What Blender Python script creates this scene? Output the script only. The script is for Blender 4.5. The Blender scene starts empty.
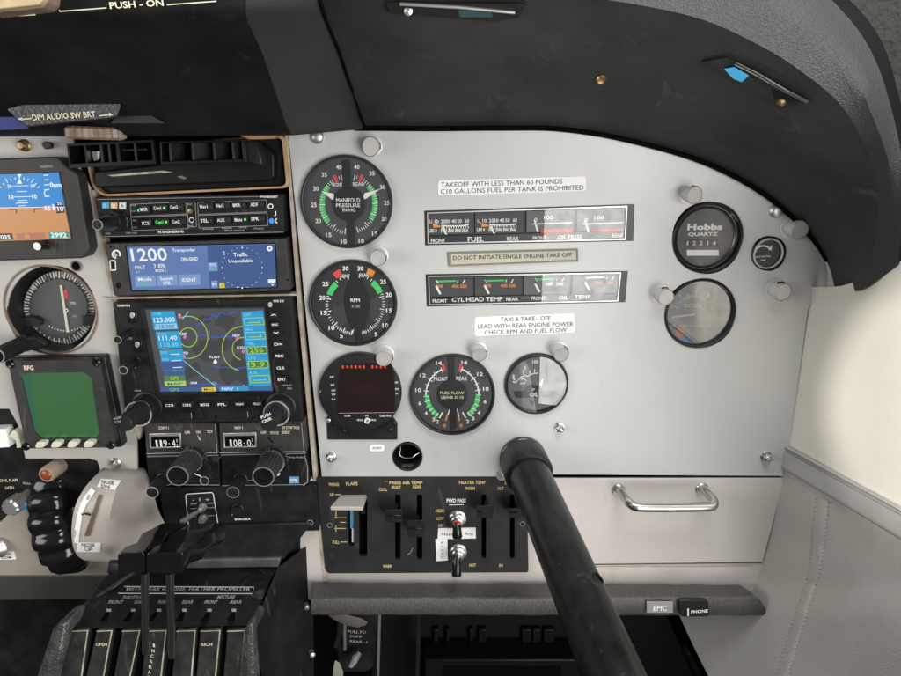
import bpy, bmesh, math, random
from mathutils import Vector as V, Matrix
from mathutils.geometry import tessellate_polygon
random.seed(7)
S = bpy.context.scene
COL = S.collection
# ------------------------------------------------------------------ camera
FPX, PCX, PCY = 640.0, 450.5, 338.0
dwn = V((55, 2212, FPX)).normalized()                 # world down in camera axes (right, down, forward)
b_ = -(FPX*FPX - 15*55)/2212.0
fwd = V((-15, b_, FPX)).normalized()                  # world +Y in camera axes
rgt = dwn.cross(fwd).normalized()
if rgt.x < 0: rgt = -rgt
RW = Matrix((rgt, fwd, -dwn))                         # camera axes -> world
CAMP = V((0, 0, 1.0)) - RW @ V((0, 0, .617))
cam = bpy.data.cameras.new('camera'); cam_o = bpy.data.objects.new('camera', cam); COL.objects.link(cam_o)
Rb = RW @ Matrix(((1,0,0),(0,-1,0),(0,0,-1)))
cam_o.matrix_world = Matrix.Translation(CAMP) @ Rb.to_4x4()
cam.sensor_width = 36; cam.lens = FPX/901*36; cam.clip_start = .01; cam.clip_end = 200
S.camera = cam_o
S.render.resolution_x, S.render.resolution_y = 1024, 768
# ------------------------------------------------------------------ light
w = bpy.data.worlds.new('World'); S.world = w; w.use_nodes = True
w.node_tree.nodes['Background'].inputs[0].default_value = (.93, .97, 1, 1)
w.node_tree.nodes['Background'].inputs[1].default_value = .12
def area(name, loc, tgt, sx, sy, power, col=(1,1,1)):
    l = bpy.data.lights.new(name, 'AREA'); l.shape = 'RECTANGLE'; l.size = sx; l.size_y = sy
    l.energy = power; l.color = col
    o = bpy.data.objects.new(name, l); COL.objects.link(o); o.location = loc
    o.rotation_euler = (V(tgt)-V(loc)).to_track_quat('-Z', 'Y').to_euler()
    return o
area('door_window_light', (.77, -1.2, .85), (.28, 0, .95), .98, .94, 27, (1, .985, .96))
area('side_window_light', (-1.15, -.75, 1.25), (0, 0, .95), .8, .6, 8.5, (1, .985, .95))
area('windscreen_light', (.2, -.44, 1.75), (.33, -.1, 1.05), .5, .4, 8.0, (.97, .985, 1))
sp = bpy.data.lights.new('sun_through_window', 'SPOT'); sp.energy = 100; sp.spot_size = math.radians(7.6); sp.spot_blend = .12
sp.shadow_soft_size = .02; sp.color = (1, .965, .90)
sp_o = bpy.data.objects.new('sun_through_window', sp); COL.objects.link(sp_o)
S.view_settings.view_transform = 'Standard'; S.view_settings.look = 'None'
S.view_settings.exposure = 0; S.view_settings.gamma = 1
# ------------------------------------------------------------------ pixel <-> place helpers
def ray(px, py): return RW @ V((px-PCX, py-PCY, FPX)).normalized()
def U(px, py, Y=0.0):
    r = ray(px, py); return CAMP + r*((Y-CAMP.y)/r.y)
def DEP(p): return (p-CAMP).dot(RW @ V((0,0,1)))
def PXM(px, py, Y=0.0): return DEP(U(px, py, Y))/FPX     # metres per photo pixel on plane Y
class F:
    def __init__(s, ox, oy, k): s.ox, s.oy, s.k = ox, oy, k
    def __call__(s, x, y): return (s.ox+x/s.k, s.oy+y/s.k)
    def u(s, x, y, Y=0): return U(s.ox+x/s.k, s.oy+y/s.k, Y)
ID = F(0,0,1)
sp_o.location = (-.85, -.95, 1.62)
sp_o.rotation_euler = (V((.352, -.165, .985))-V(sp_o.location)).to_track_quat('-Z', 'Y').to_euler()
# ------------------------------------------------------------------ materials
MATS = {}
def mat(name, col, rough=.5, metal=0, bump=None, var=None, emis=0, coat=0, kind='noise', spec=.5, scratch=None):
    m = bpy.data.materials.new(name); m.use_nodes = True; nt = m.node_tree; N = nt.nodes; L = nt.links
    p = N['Principled BSDF']
    c = (*col, 1)
    p.inputs['Base Color'].default_value = c; p.inputs['Roughness'].default_value = rough
    p.inputs['Metallic'].default_value = metal; p.inputs['Specular IOR Level'].default_value = spec
    if coat: p.inputs['Coat Weight'].default_value = coat; p.inputs['Coat Roughness'].default_value = .08
    if emis:
        p.inputs['Emission Color'].default_value = c; p.inputs['Emission Strength'].default_value = emis
        p.inputs['Base Color'].default_value = (.01,.01,.01,1)
    tc = N.new('ShaderNodeTexCoord')
    csock = None
    if var:                                    # (scale, amount, colour towards which it wanders)
        n = N.new('ShaderNodeTexNoise'); n.inputs['Scale'].default_value = var[0]; n.inputs['Detail'].default_value = 6
        n.inputs['Roughness'].default_value = .65
        L.new(tc.outputs['Object'], n.inputs['Vector'])
        r = N.new('ShaderNodeMapRange'); r.inputs[1].default_value = .38; r.inputs[2].default_value = .72
        r.inputs[4].default_value = var[1]; L.new(n.outputs[0], r.inputs[0])
        mx = N.new('ShaderNodeMix'); mx.data_type = 'RGBA'; mx.inputs[6].default_value = c
        mx.inputs[7].default_value = (*(var[2] if len(var) > 2 else [x*.6 for x in col]), 1)
        L.new(r.outputs[0], mx.inputs[0]); csock = mx.outputs[2]
        rr = N.new('ShaderNodeMapRange'); rr.inputs[3].default_value = rough*.8; rr.inputs[4].default_value = min(1, rough*1.25)
        L.new(n.outputs[0], rr.inputs[0]); L.new(rr.outputs[0], p.inputs['Roughness'])
    if scratch:                                # (scale, amount, colour): thin broken wear lines
        n2 = N.new('ShaderNodeTexNoise'); n2.inputs['Scale'].default_value = scratch[0]; n2.inputs['Detail'].default_value = 3
        n2.inputs['Distortion'].default_value = 1.2
        mp = N.new('ShaderNodeMapping'); mp.inputs['Scale'].default_value = (1, 1, .22); mp.inputs['Rotation'].default_value = (0, .5, 0)
        L.new(tc.outputs['Object'], mp.inputs[0]); L.new(mp.outputs[0], n2.inputs['Vector'])
        r2 = N.new('ShaderNodeMapRange'); r2.inputs[1].default_value = .645; r2.inputs[2].default_value = .74; r2.inputs[4].default_value = scratch[1]
        L.new(n2.outputs[0], r2.inputs[0])
        m2 = N.new('ShaderNodeMix'); m2.data_type = 'RGBA'; m2.inputs[6].default_value = c; m2.inputs[7].default_value = (*scratch[2], 1)
        if csock: L.new(csock, m2.inputs[6])
        L.new(r2.outputs[0], m2.inputs[0]); csock = m2.outputs[2]
    if csock: L.new(csock, p.inputs['Base Color'])
    if bump:                                   # (scale, strength, distance)
        if kind == 'leather':
            t = N.new('ShaderNodeTexVoronoi'); t.feature = 'SMOOTH_F1'; t.inputs['Scale'].default_value = bump[0]
            t.inputs['Smoothness'].default_value = .6
        else:
            t = N.new('ShaderNodeTexNoise'); t.inputs['Scale'].default_value = bump[0]; t.inputs['Detail'].default_value = 4
        L.new(tc.outputs['Object'], t.inputs['Vector'])
        bp = N.new('ShaderNodeBump'); bp.inputs['Strength'].default_value = bump[1]
        bp.inputs['Distance'].default_value = bump[2] if len(bump) > 2 else .0005
        L.new(t.outputs[0], bp.inputs['Height']); L.new(bp.outputs[0], p.inputs['Normal'])
    MATS[name] = m; return m
GREY  = mat('grey_panel_paint', (.515,.515,.498), .42, .12, bump=(900,.12,.0003), var=(7,.35,(.47,.468,.448)), spec=.5, scratch=(42,.35,(.43,.425,.40)))
GREYL = mat('grey_left_panel_paint', (.47,.455,.42), .45, bump=(900,.12,.0003), var=(9,.4,(.42,.405,.37)))
CREAM = mat('cream_panel_paint', (.60,.565,.525), .42, .1, bump=(500,.1,.0003), var=(11,.35,(.50,.45,.40)), scratch=(50,.3,(.42,.38,.34)))
RUST  = mat('rust_streak', (.42,.26,.12), .7, var=(60,.8,(.55,.48,.42)))
COVER = mat('cream_trim_cover_plastic', (.45,.41,.37), .42, bump=(60,.1,.001), var=(22,.5,(.36,.31,.27)))
BLK   = mat('black_crackle_paint', (.007,.007,.007), .5, spec=.2, bump=(1600,.35,.0003), var=(40,.5,(.03,.03,.03)), scratch=(60,.5,(.09,.085,.08)))
BLKP  = mat('black_plastic', (.011,.011,.0115), .38, spec=.32, bump=(500,.08,.0002), var=(60,.6,(.026,.025,.024)))
BLKG  = mat('black_gloss_plastic', (.006,.006,.0065), .15, var=(40,.5,(.014,.014,.014)))
BEZ   = mat('black_bezel_enamel', (.012,.012,.013), .38, bump=(800,.15,.0002))
DARK  = mat('dark_recess', (.003,.003,.003), .9, spec=.05)
VENTB = mat('vent_black_plastic', (.0045,.0045,.0045), .42, spec=.25)
PLATE = mat('switch_plate_paint', (.015,.015,.015), .5, bump=(1600,.35,.0003), var=(40,.5,(.032,.032,.032)), scratch=(60,.5,(.09,.085,.08)), spec=.4)
RIMB  = mat('glareshield_rim_black', (.009,.009,.0095), .55, spec=.25)
DIAL  = mat('dial_black', (.016,.017,.018), .6)
DIALG = mat('dial_charcoal', (.045,.047,.05), .55, var=(90,.4,(.055,.057,.06)))
DIALR = mat('dial_grey', (.10,.105,.105), .5, var=(60,.5,(.13,.13,.13)))
CHGRY = mat('charcoal_unit_face', (.026,.0255,.024), .5, spec=.35, bump=(1500,.2,.0002), var=(50,.5,(.065,.06,.055)), scratch=(90,.5,(.15,.14,.13)))
SHIELD= mat('glareshield_vinyl', (.019,.020,.021), .5, spec=.38, bump=(700,.35,.0004), var=(14,.85,(.046,.046,.045)), scratch=(38,.38,(.09,.09,.088)), kind='leather')
LIP   = mat('glareshield_leather', (.052,.052,.054), .52, bump=(950,.8,.0006), var=(12,.6,(.042,.042,.045)), kind='leather')
VISOR = mat('visor_black_vinyl', (.0042,.0045,.0043), .52, spec=.2, bump=(600,.25,.0004), var=(20,.6,(.016,.016,.017)), kind='leather', scratch=(30,.25,(.04,.04,.04)))
VISORF= mat('visor_vinyl_lighter', (.017,.017,.0165), .48, spec=.4, bump=(600,.3,.0004), var=(12,.8,(.013,.013,.013)), kind='leather')
MOSS  = mat('charcoal_carpet', (.033,.033,.028), .9, bump=(150,.9,.004), var=(30,.8,(.024,.025,.021)))
LEDGE = mat('ledge_crackle_vinyl', (.088,.083,.076), .46, bump=(620,.8,.0008), var=(360,.75,(.03,.029,.027)))
TUBE  = mat('tube_black_paint', (.0065,.0065,.0065), .30, spec=.36, bump=(150,.2,.0008), var=(45,.7,(.022,.021,.02)), scratch=(48,.8,(.06,.056,.05)))
WALLU = mat('cream_lining', (.66,.63,.565), .55, bump=(350,.12,.0005), var=(9,.6,(.58,.545,.48)))
WALLL = mat('grey_vinyl_lining', (.43,.413,.385), .6, bump=(650,.5,.0006), var=(9,.6,(.36,.345,.315)), kind='leather')
TRIM  = mat('grey_trim_strip', (.34,.333,.32), .45, bump=(300,.15,.0005), var=(20,.6,(.27,.26,.24)))
THREAD= mat('stitch_thread', (.42,.40,.36), .8)
COPPER= mat('tan_edge_trim', (.47,.29,.16), .5, var=(45,.9,(.30,.17,.09)), scratch=(60,.8,(.62,.52,.38)))
EDGEW = mat('worn_pale_edge', (.50,.45,.37), .6, var=(60,.9,(.24,.17,.11)))
STEEL = mat('brushed_steel', (.62,.61,.58), .28, 1, bump=(400,.1,.0002))
CHROME= mat('chrome', (.75,.75,.75), .12, 1)
PEWT  = mat('satin_aluminium', (.60,.59,.57), .38, .85, bump=(500,.1,.0002), var=(70,.4,(.48,.47,.45)))
LAMPW = mat('post_light_metal', (.66,.65,.62), .36, .2, bump=(300,.1,.0003), var=(160,.6,(.50,.49,.45)))
RODM  = mat('polished_rod', (.62,.62,.60), .20, 1)
BRASS = mat('aged_brass', (.42,.28,.14), .4, .9, var=(80,.8,(.2,.12,.07)))
BRONZE= mat('brown_wheel_plastic', (.16,.105,.075), .45, var=(90,.8,(.28,.22,.18)))
WHT   = mat('white_label', (.88,.875,.85), .45, var=(40,.4,(.80,.79,.76)))
BEIGE = mat('beige_label', (.52,.49,.38), .45, var=(60,.5,(.42,.39,.30)))
IVORY = mat('ivory_button', (.62,.62,.48), .4)
TWHT  = mat('white_marking', (.78,.78,.74), .6)
TGRY  = mat('grey_marking', (.35,.35,.34), .6)
TYEL  = mat('cream_lettering', (.66,.62,.44), .6)
TGLD  = mat('gold_lettering', (.60,.45,.20), .6)
TBLK  = mat('black_lettering', (.03,.03,.03), .6)
GRN   = mat('green_marking', (.05,.50,.13), .55)
RED   = mat('red_marking', (.62,.06,.05), .55)
ORG   = mat('orange_marking', (.75,.26,.03), .55)
BLUEL = mat('blue_label', (.08,.28,.50), .5)
BLUEC = mat('blue_cloth', (.015,.03,.16), .7, bump=(300,.3))
CYAN  = mat('blue_lamp', (.01,.30,.55), .2)
AMBER = mat('amber_lens', (.25,.06,.015), .25)
OLIVE = mat('worn_olive_edge', (.46,.44,.32), .45, var=(80,.9,(.1,.1,.07)))
PADDLE= mat('taupe_paddle', (.42,.39,.35), .45, var=(40,.4,(.34,.30,.25)))
def em(name, c, s=1.0): return mat(name, c, .25, emis=s, spec=.22)
E_SKY = em('screen_sky', (.02,.24,.62)); E_GND = em('screen_ground', (.58,.27,.10))
E_WHT = em('screen_white', (.85,.88,.92)); E_BLU = em('screen_blue', (.115,.20,.42)); E_BLD = em('screen_deep_blue', (.055,.105,.27))
E_BTN = em('screen_button', (.20,.32,.58)); E_GRN = em('screen_green', (.08,.62,.10)); E_YEL = em('screen_yellow', (.80,.62,.05))
E_CYN = em('screen_cyan', (.03,.33,.62)); E_CYL = em('screen_pale_cyan', (.25,.60,.80)); E_MAP = em('screen_map', (.075,.08,.085))
E_MAP2= em('screen_map_terrain', (.05,.055,.058)); E_LIM = em('screen_lime', (.38,.62,.06)); E_RIV = em('screen_river', (.04,.12,.65))
E_MAG = em('screen_magenta', (.62,.18,.40)); E_BLK = em('screen_black', (.012,.012,.014)); E_PFT = em('screen_teal', (.02,.32,.27))
E_RED = em('screen_red', (.95,.10,.03), 1.2); E_DRD = em('screen_dim_red', (.008,.001,.001)); E_LCD = em('screen_lcd_green', (.042,.138,.046))
E_LCD2= em('screen_lcd_teal', (.03,.13,.07)); E_RDB = em('screen_maroon', (.25,.05,.05)); E_LED = em('led_green', (.05,.8,.12), 1.5)
E_BTH = em('led_blue', (.05,.25,.8), 1.3)
def glass(name, tint=(1,1,1), refl=.075, rough=.0):
    m = bpy.data.materials.new(name); m.use_nodes = True; nt = m.node_tree; N = nt.nodes; L = nt.links
    N.remove(N['Principled BSDF']); out = N['Material Output']
    t = N.new('ShaderNodeBsdfTransparent'); t.inputs[0].default_value = (*tint, 1)
    g = N.new('ShaderNodeBsdfGlossy'); g.inputs['Roughness'].default_value = rough
    lw = N.new('ShaderNodeLayerWeight'); lw.inputs['Blend'].default_value = .12
    mr = N.new('ShaderNodeMapRange'); mr.inputs[3].default_value = refl; mr.inputs[4].default_value = 1
    L.new(lw.outputs['Fresnel'], mr.inputs[0]); mx = N.new('ShaderNodeMixShader')
    mr.inputs[1].default_value = .05
    nz = N.new('ShaderNodeTexNoise'); nz.inputs['Scale'].default_value = 90; nz.inputs['Detail'].default_value = 5; tc = N.new('ShaderNodeTexCoord'); L.new(tc.outputs['Object'], nz.inputs['Vector'])
    n2 = N.new('ShaderNodeMapRange'); n2.inputs[1].default_value = .3; n2.inputs[2].default_value = .7; n2.inputs[3].default_value = .72; n2.inputs[4].default_value = 1.2; L.new(nz.outputs[0], n2.inputs[0])
    ml = N.new('ShaderNodeMath'); ml.operation = 'MULTIPLY'; L.new(mr.outputs[0], ml.inputs[0]); L.new(n2.outputs[0], ml.inputs[1])
    L.new(ml.outputs[0], mx.inputs[0]); L.new(t.outputs[0], mx.inputs[1]); L.new(g.outputs[0], mx.inputs[2])
    L.new(mx.outputs[0], out.inputs[0]); return m
def blend_z(name, top, low, z1, z0):      # leather darkening towards its lower end: painted shade and a vinyl tone, uneven line
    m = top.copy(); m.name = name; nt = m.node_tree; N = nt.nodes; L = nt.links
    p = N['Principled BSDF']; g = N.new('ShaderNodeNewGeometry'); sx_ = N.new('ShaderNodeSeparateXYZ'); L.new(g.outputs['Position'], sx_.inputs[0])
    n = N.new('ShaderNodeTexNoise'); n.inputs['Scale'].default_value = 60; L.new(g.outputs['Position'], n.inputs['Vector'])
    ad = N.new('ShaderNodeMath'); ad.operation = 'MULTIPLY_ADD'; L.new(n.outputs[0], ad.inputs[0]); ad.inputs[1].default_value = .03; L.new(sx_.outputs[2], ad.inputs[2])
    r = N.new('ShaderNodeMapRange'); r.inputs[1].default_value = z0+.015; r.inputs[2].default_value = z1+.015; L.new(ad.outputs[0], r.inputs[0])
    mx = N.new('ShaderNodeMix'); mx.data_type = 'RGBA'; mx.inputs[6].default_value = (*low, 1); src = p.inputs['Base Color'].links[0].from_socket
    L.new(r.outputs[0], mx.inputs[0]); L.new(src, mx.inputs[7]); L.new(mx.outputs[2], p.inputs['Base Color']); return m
GLASS = glass('instrument_glass', refl=.07); GLASSD = glass('coated_glass', refl=.02, rough=.08)
# ------------------------------------------------------------------ mesh building
FC = {}
def fontmesh(s, bold):
    k = (s, bold)
    if k in FC: return FC[k]
    c = bpy.data.curves.new('t', 'FONT'); c.body = s; c.resolution_u = 2; c.offset = bold
    o = bpy.data.objects.new('t', c); me = o.to_mesh()
    vs = [(v.co.x, v.co.y) for v in me.vertices]; fs = [tuple(p.vertices) for p in me.polygons]
    o.to_mesh_clear(); bpy.data.objects.remove(o); bpy.data.curves.remove(c)
    x0 = min(v[0] for v in vs); x1 = max(v[0] for v in vs)
    FC[k] = ([(x-x0, y) for x, y in vs], fs, x1-x0); return FC[k]
CAP = max(v[1] for v in fontmesh('H', 0)[0])
def rnd(pts, r, n=4):
    out = []; m = len(pts)
    for i in range(m):
        a, b, c = V(pts[i-1]), V(pts[i]), V(pts[(i+1) % m])
        d1, d2 = a-b, c-b; k = min(r, d1.length*.48, d2.length*.48)
        p, q = b+d1.normalized()*k, b+d2.normalized()*k
        for j in range(n+1):
            t = j/n; out.append(tuple(p*(1-t)**2+b*2*t*(1-t)+q*t*t))
    return out
def box4(x0, y0, x1, y1): return [(x0,y0),(x1,y0),(x1,y1),(x0,y1)]
def ell(c, r, n=40, asp=1): return [(c[0]+r*math.cos(2*math.pi*i/n), c[1]+r*asp*math.sin(2*math.pi*i/n)) for i in range(n)]
def smooth_poly(pts, n):
    P = [V(p) for p in pts]; P = [P[0]*2-P[1]]+P+[P[-1]*2-P[-2]]; d = []
    for i in range(1, len(P)-2):
        for j in range(16):
            t = j/16; a, b, c, e = P[i-1], P[i], P[i+1], P[i+2]
            d.append(.5*((2*b)+(c-a)*t+(2*a-5*b+4*c-e)*t*t+(3*b-a-3*c+e)*t**3))
    d.append(P[-2]); L = [0]
    for i in range(1, len(d)): L.append(L[-1]+(d[i]-d[i-1]).length)
    out = []; k = 0
    for i in range(n):
        s = L[-1]*i/(n-1)
        while k < len(L)-2 and L[k+1] < s: k += 1
        t = (s-L[k])/max(1e-9, L[k+1]-L[k]); out.append(d[k].lerp(d[k+1], min(1, t)))
    return out
def hit(rows, px, py, d=0.0):      # where the view ray through a photo pixel meets a lofted skin
    from mathutils.geometry import intersect_ray_tri
    r = ray(px, py); best = None
    for a, b in zip(rows, rows[1:]):
        for i in range(len(a)-1):
            for tri in ((a[i], a[i+1], b[i+1]), (a[i], b[i+1], b[i])):
                h = intersect_ray_tri(*tri, r, CAMP, True)
                if h and (best is None or (h-CAMP).length < best): best = (h-CAMP).length
    return CAMP+r*((best or .5)+d)
class MB:
    def __init__(s): s.v = []; s.f = []; s.mi = []; s.ms = []
    def add(s, vs, fs, m):
        if m not in s.ms: s.ms.append(m)
        k = s.ms.index(m); o = len(s.v); s.v += [V(v) for v in vs]
        for f in fs: s.f.append([o+i for i in f]); s.mi.append(k)
    # solid with its front outline on plane Y, t metres deep
    def prism(s, f, pts, Y, t, m, holes=(), back=True, side=None):
        loops = [pts]+list(holes); fr = []; bk = []; off = []
        for lp in loops:
            off.append(len(fr))
            for p in lp:
                q = U(*f(*p), Y); fr.append(q); bk.append(q+V((0,t,0)))
        n = len(fr)
        if holes: tri = [tuple(x) for x in tessellate_polygon([[(q.x,q.z,0) for q in fr[off[i]:off[i]+len(lp)]] for i, lp in enumerate(loops)])]
        else: tri = [tuple(range(n))]
        s.add(fr, tri, m) if side else None
        fs = [] if side else list(tri)
        if back: fs += [tuple(reversed([i+n for i in x])) for x in tri]
        for i, lp in enumerate(loops):
            k = len(lp)
            for j in range(k):
                a = off[i]+j; b = off[i]+(j+1) % k; fs.append((a, b, b+n, a+n))
        s.add(fr+bk, fs, side or m)
    def poly(s, f, pts, Y, m): s.add([U(*f(*p), Y) for p in pts], [tuple(range(len(pts)))], m)
    def line(s, f, p, q, wd, Y, m):
        p, q = V(p), V(q); d = (q-p).normalized(); n = V((-d.y, d.x))*wd/2
        s.poly(f, [p+n, q+n, q-n, p-n], Y, m)
    def pl(s, f, pts, wd, Y, m):
        for a, b in zip(pts, pts[1:]): s.line(f, a, b, wd, Y, m)
    def arc(s, f, c, r0, r1, a0, a1, Y, m, asp=1, n=0):
        n = n or max(4, int(abs(a1-a0)/5)); vs = []
        for i in range(n+1):
            a = math.radians(a0+(a1-a0)*i/n)
            for r in (r0, r1): vs.append(U(*f(c[0]+r*math.sin(a), c[1]-r*asp*math.cos(a)), Y))
        s.add(vs, [(2*i, 2*i+1, 2*i+3, 2*i+2) for i in range(n)], m)
    def disc(s, f, c, r, Y, m, asp=1, n=40): s.poly(f, ell(c, r, n, asp), Y, m)
    def frame(s, f, pts, wd, Y, m):
        k = len(pts)
        for i in range(k): s.line(f, pts[i], pts[(i+1) % k], wd, Y, m)
    def txt(s, t, f, p0, p1, h, Y, m, bold=.012):
        vs, fs, wd = fontmesh(t, bold)
        a, b = U(*f(*p0), Y), U(*f(*p1), Y); ex = b-a; ex.y = 0; L = ex.length; ex.normalize()
        ez = V((-ex.z, 0, ex.x)); sx = L/wd; sz = h/f.k*DEP(a)/FPX/CAP
        s.add([a+ex*(x*sx)+ez*(y*sz) for x, y in vs], fs, m)
    def ctxt(s, t, f, c, wd, h, Y, m, tilt=0, bold=.012):
        dx, dy = wd/2, wd/2*tilt
        s.txt(t, f, (c[0]-dx, c[1]+h/2-dy), (c[0]+dx, c[1]+h/2+dy), h, Y, m, bold)
    def lathe(s, c, ax, prof, m, n=40, mod=None):
        ax = V(ax).normalized(); e1 = ax.orthogonal().normalized(); e2 = ax.cross(e1); vs = []; fs = []
        for r, h in prof:
            for i in range(n):
                a = 2*math.pi*i/n; k = r*(mod(a, h) if mod else 1)
                vs.append(V(c)+ax*h+(e1*math.cos(a)+e2*math.sin(a))*k)
        for j in range(len(prof)-1):
            for i in range(n):
                k = (i+1) % n; fs.append((j*n+i, j*n+k, (j+1)*n+k, (j+1)*n+i))
        if prof[0][0] > 0 and getattr(s, 'cap0', True): fs.append(tuple(reversed(range(n))))
        if prof[-1][0] > 0: fs.append(tuple(range((len(prof)-1)*n, len(prof)*n)))
        s.add(vs, fs, m)
    def ring(s, c, ax, prof, m, n=56):          # closed profile swept round an axis
        ax = V(ax).normalized(); e1 = ax.orthogonal().normalized(); e2 = ax.cross(e1); vs = []; fs = []; P = len(prof)
        for r, h in prof:
            for i in range(n):
                a = 2*math.pi*i/n; vs.append(V(c)+ax*h+(e1*math.cos(a)+e2*math.sin(a))*r)
        for j in range(P):
            for i in range(n):
                k = (i+1) % n; l = (j+1) % P; fs.append((j*n+i, j*n+k, l*n+k, l*n+i))
        s.add(vs, fs, m)
    def tube(s, pts, r, m, n=12, closed=False):
        P = [V(p) for p in pts]; vs = []; fs = []; up = None
        for i, p in enumerate(P):
            d = (P[min(i+1, len(P)-1)]-P[max(i-1, 0)]).normalized()
            e1 = d.orthogonal().normalized() if up is None else (up-d*up.dot(d)).normalized(); up = e1; e2 = d.cross(e1)
            rr = r[i] if isinstance(r, (list, tuple)) else r
            for k in range(n): a = 2*math.pi*k/n; vs.append(p+(e1*math.cos(a)+e2*math.sin(a))*rr)
        for i in range(len(P)-1):
            for k in range(n): l = (k+1) % n; fs.append((i*n+k, i*n+l, (i+1)*n+l, (i+1)*n+k))
        fs += [tuple(reversed(range(n))), tuple(range((len(P)-1)*n, len(P)*n))]; s.add(vs, fs, m)
    def loft(s, rows, m):
        n = len(rows[0]); vs = [p for r in rows for p in r]
        s.add(vs, [(j*n+i, j*n+i+1, (j+1)*n+i+1, (j+1)*n+i) for j in range(len(rows)-1) for i in range(n-1)], m)
    def hull(s, front, back, m):                # solid between two equal outlines of 3-D points
        n = len(front); fs = [tuple(range(n)), tuple(reversed(range(n, 2*n)))]
        fs += [(i, (i+1) % n, (i+1) % n+n, i+n) for i in range(n)]; s.add(list(front)+list(back), fs, m)
THINGS = []
class T:
    def __init__(s, name, label, cat, group=None, kind=None):
        s.name, s.label, s.cat, s.group, s.kind = name, label, cat, group, kind; s.parts = []; THINGS.append(s)
    def part(s, name, parent=None, label=None, bevel=0, smooth=35, solid=0, sub=0):
        mb = MB(); s.parts.append((mb, name, parent, label, bevel, smooth, solid, sub)); return mb
    def finish(s):
        RULE = {'needle':['dial','inner_dial'], 'markings':['dial','inner_dial'], 'lettering':['caption_strip','centre_mask','dial'], 'inner_knob':['tuning_knob','volume_knob'],
                'number_wheels':['window_frame'], 'screen':['screen_bezel'], 'red_ring':['collar'], 'worn_edge':['rib'], 'counter':['dial'], 'pointer':['slot'], 'hood':['barrel']}
        last = {}; q = []
        for p in s.parts:
            if not p[0].f: continue
            if p[2] is None:
                for w_ in RULE.get(p[1], []):
                    if w_ in last: p = p[:2]+(last[w_],)+p[3:]; break
            if p[2] is None: last[p[1]] = p[0]
            q.append(p)
        ps = q
        if not ps: return
        al = [v for p in ps for v in p[0].v]
        lo = V([min(v[i] for v in al) for i in range(3)]); hi = V([max(v[i] for v in al) for i in range(3)])
        base = V(((lo.x+hi.x)/2, (lo.y+hi.y)/2, lo.z)); obs = {}
        single = len(ps) == 1
        if not single:
            root = bpy.data.objects.new(s.name, None); COL.objects.link(root); root.location = base; root.empty_display_size = .01
        for mb, name, parent, label, bevel, smooth, solid, sub in ps:
            me = bpy.data.meshes.new(name); me.from_pydata([v-base for v in mb.v], [], mb.f)
            for m in mb.ms: me.materials.append(m)
            me.polygons.foreach_set('material_index', mb.mi)
            bm = bmesh.new(); bm.from_mesh(me); bmesh.ops.recalc_face_normals(bm, faces=bm.faces); bm.to_mesh(me); bm.free()
            me.polygons.foreach_set('use_smooth', [True]*len(me.polygons)); me.set_sharp_from_angle(angle=math.radians(smooth)); me.update()
            o = bpy.data.objects.new(s.name if single else name, me); COL.objects.link(o); obs[id(mb)] = o
            if solid: d = o.modifiers.new('solidify', 'SOLIDIFY'); d.thickness = solid; d.offset = 0
            if bevel: d = o.modifiers.new('bevel', 'BEVEL'); d.width = bevel; d.segments = 2; d.limit_method = 'ANGLE'; d.angle_limit = math.radians(40)
            if sub: d = o.modifiers.new('subdivision', 'SUBSURF'); d.levels = sub; d.render_levels = sub
            if single: o.location = base; root = o
            elif parent is None: o.parent = root
            else: o.parent = obs[id(parent)]
            if label and not single: o['label'] = label
        root['label'] = s.label
        if s.cat: root['category'] = s.cat
        if s.group: root['group'] = s.group
        if s.kind: root['kind'] = s.kind
def knobprof(r, l, b=.0012): return [(r*1.02, 0), (r, b), (r*.97, l-b*1.3), (r*.88, l), (0, l)]
OUT = V((0, -1, 0))
# ================================================================== large structure
A1=F(290,120,4.507); A2=F(290,240,4.507); A3=F(300,340,4.829); A4=F(390,330,4.505); A5=F(410,165,3.754); A6=F(640,170,3.7556)
A7=F(310,460,3.917); A8=F(480,420,2.6406); L1=F(0,0,3.003); L2=F(0,130,4.507); L3=F(90,130,3.976); L4=F(90,290,4.095)
L5=F(0,330,4.507); L6=F(130,400,4.505); L7=F(0,430,4.095); L8=F(0,520,2.8156); T1=F(300,0,3.003); T2=F(600,0,2.993)
R3=F(700,250,3.378); R4=F(700,430,2.746); B5=F(300,560,3.218); B6=F(560,560,3.754); LT=F(0,0,4.506); VZ=F(150,100,6.007)
H=F(0,255,6.76); Q=F(100,530,4.63); W=F(0,400,3.38); C6=F(410,200,6.14); B4=F(290,570,5.3)
t = T('floor', 'dark cabin floor below the panel', 'floor', kind='structure')
m = t.part('floor'); zf = .35
m.add([V((-1.6,-1.5,zf)), V((1.6,-1.5,zf)), V((1.6,.6,zf)), V((-1.6,.6,zf))], [(0,1,2,3)], BLK)
t = T('firewall', 'black bulkhead closing the footwell behind the panel', 'bulkhead', kind='structure')
m = t.part('firewall'); m.add([V((-1.6,.3,zf)), V((1.6,.3,zf)), V((1.6,.3,1.9)), V((-1.6,.3,1.9))], [(0,1,2,3)], DARK)

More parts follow.
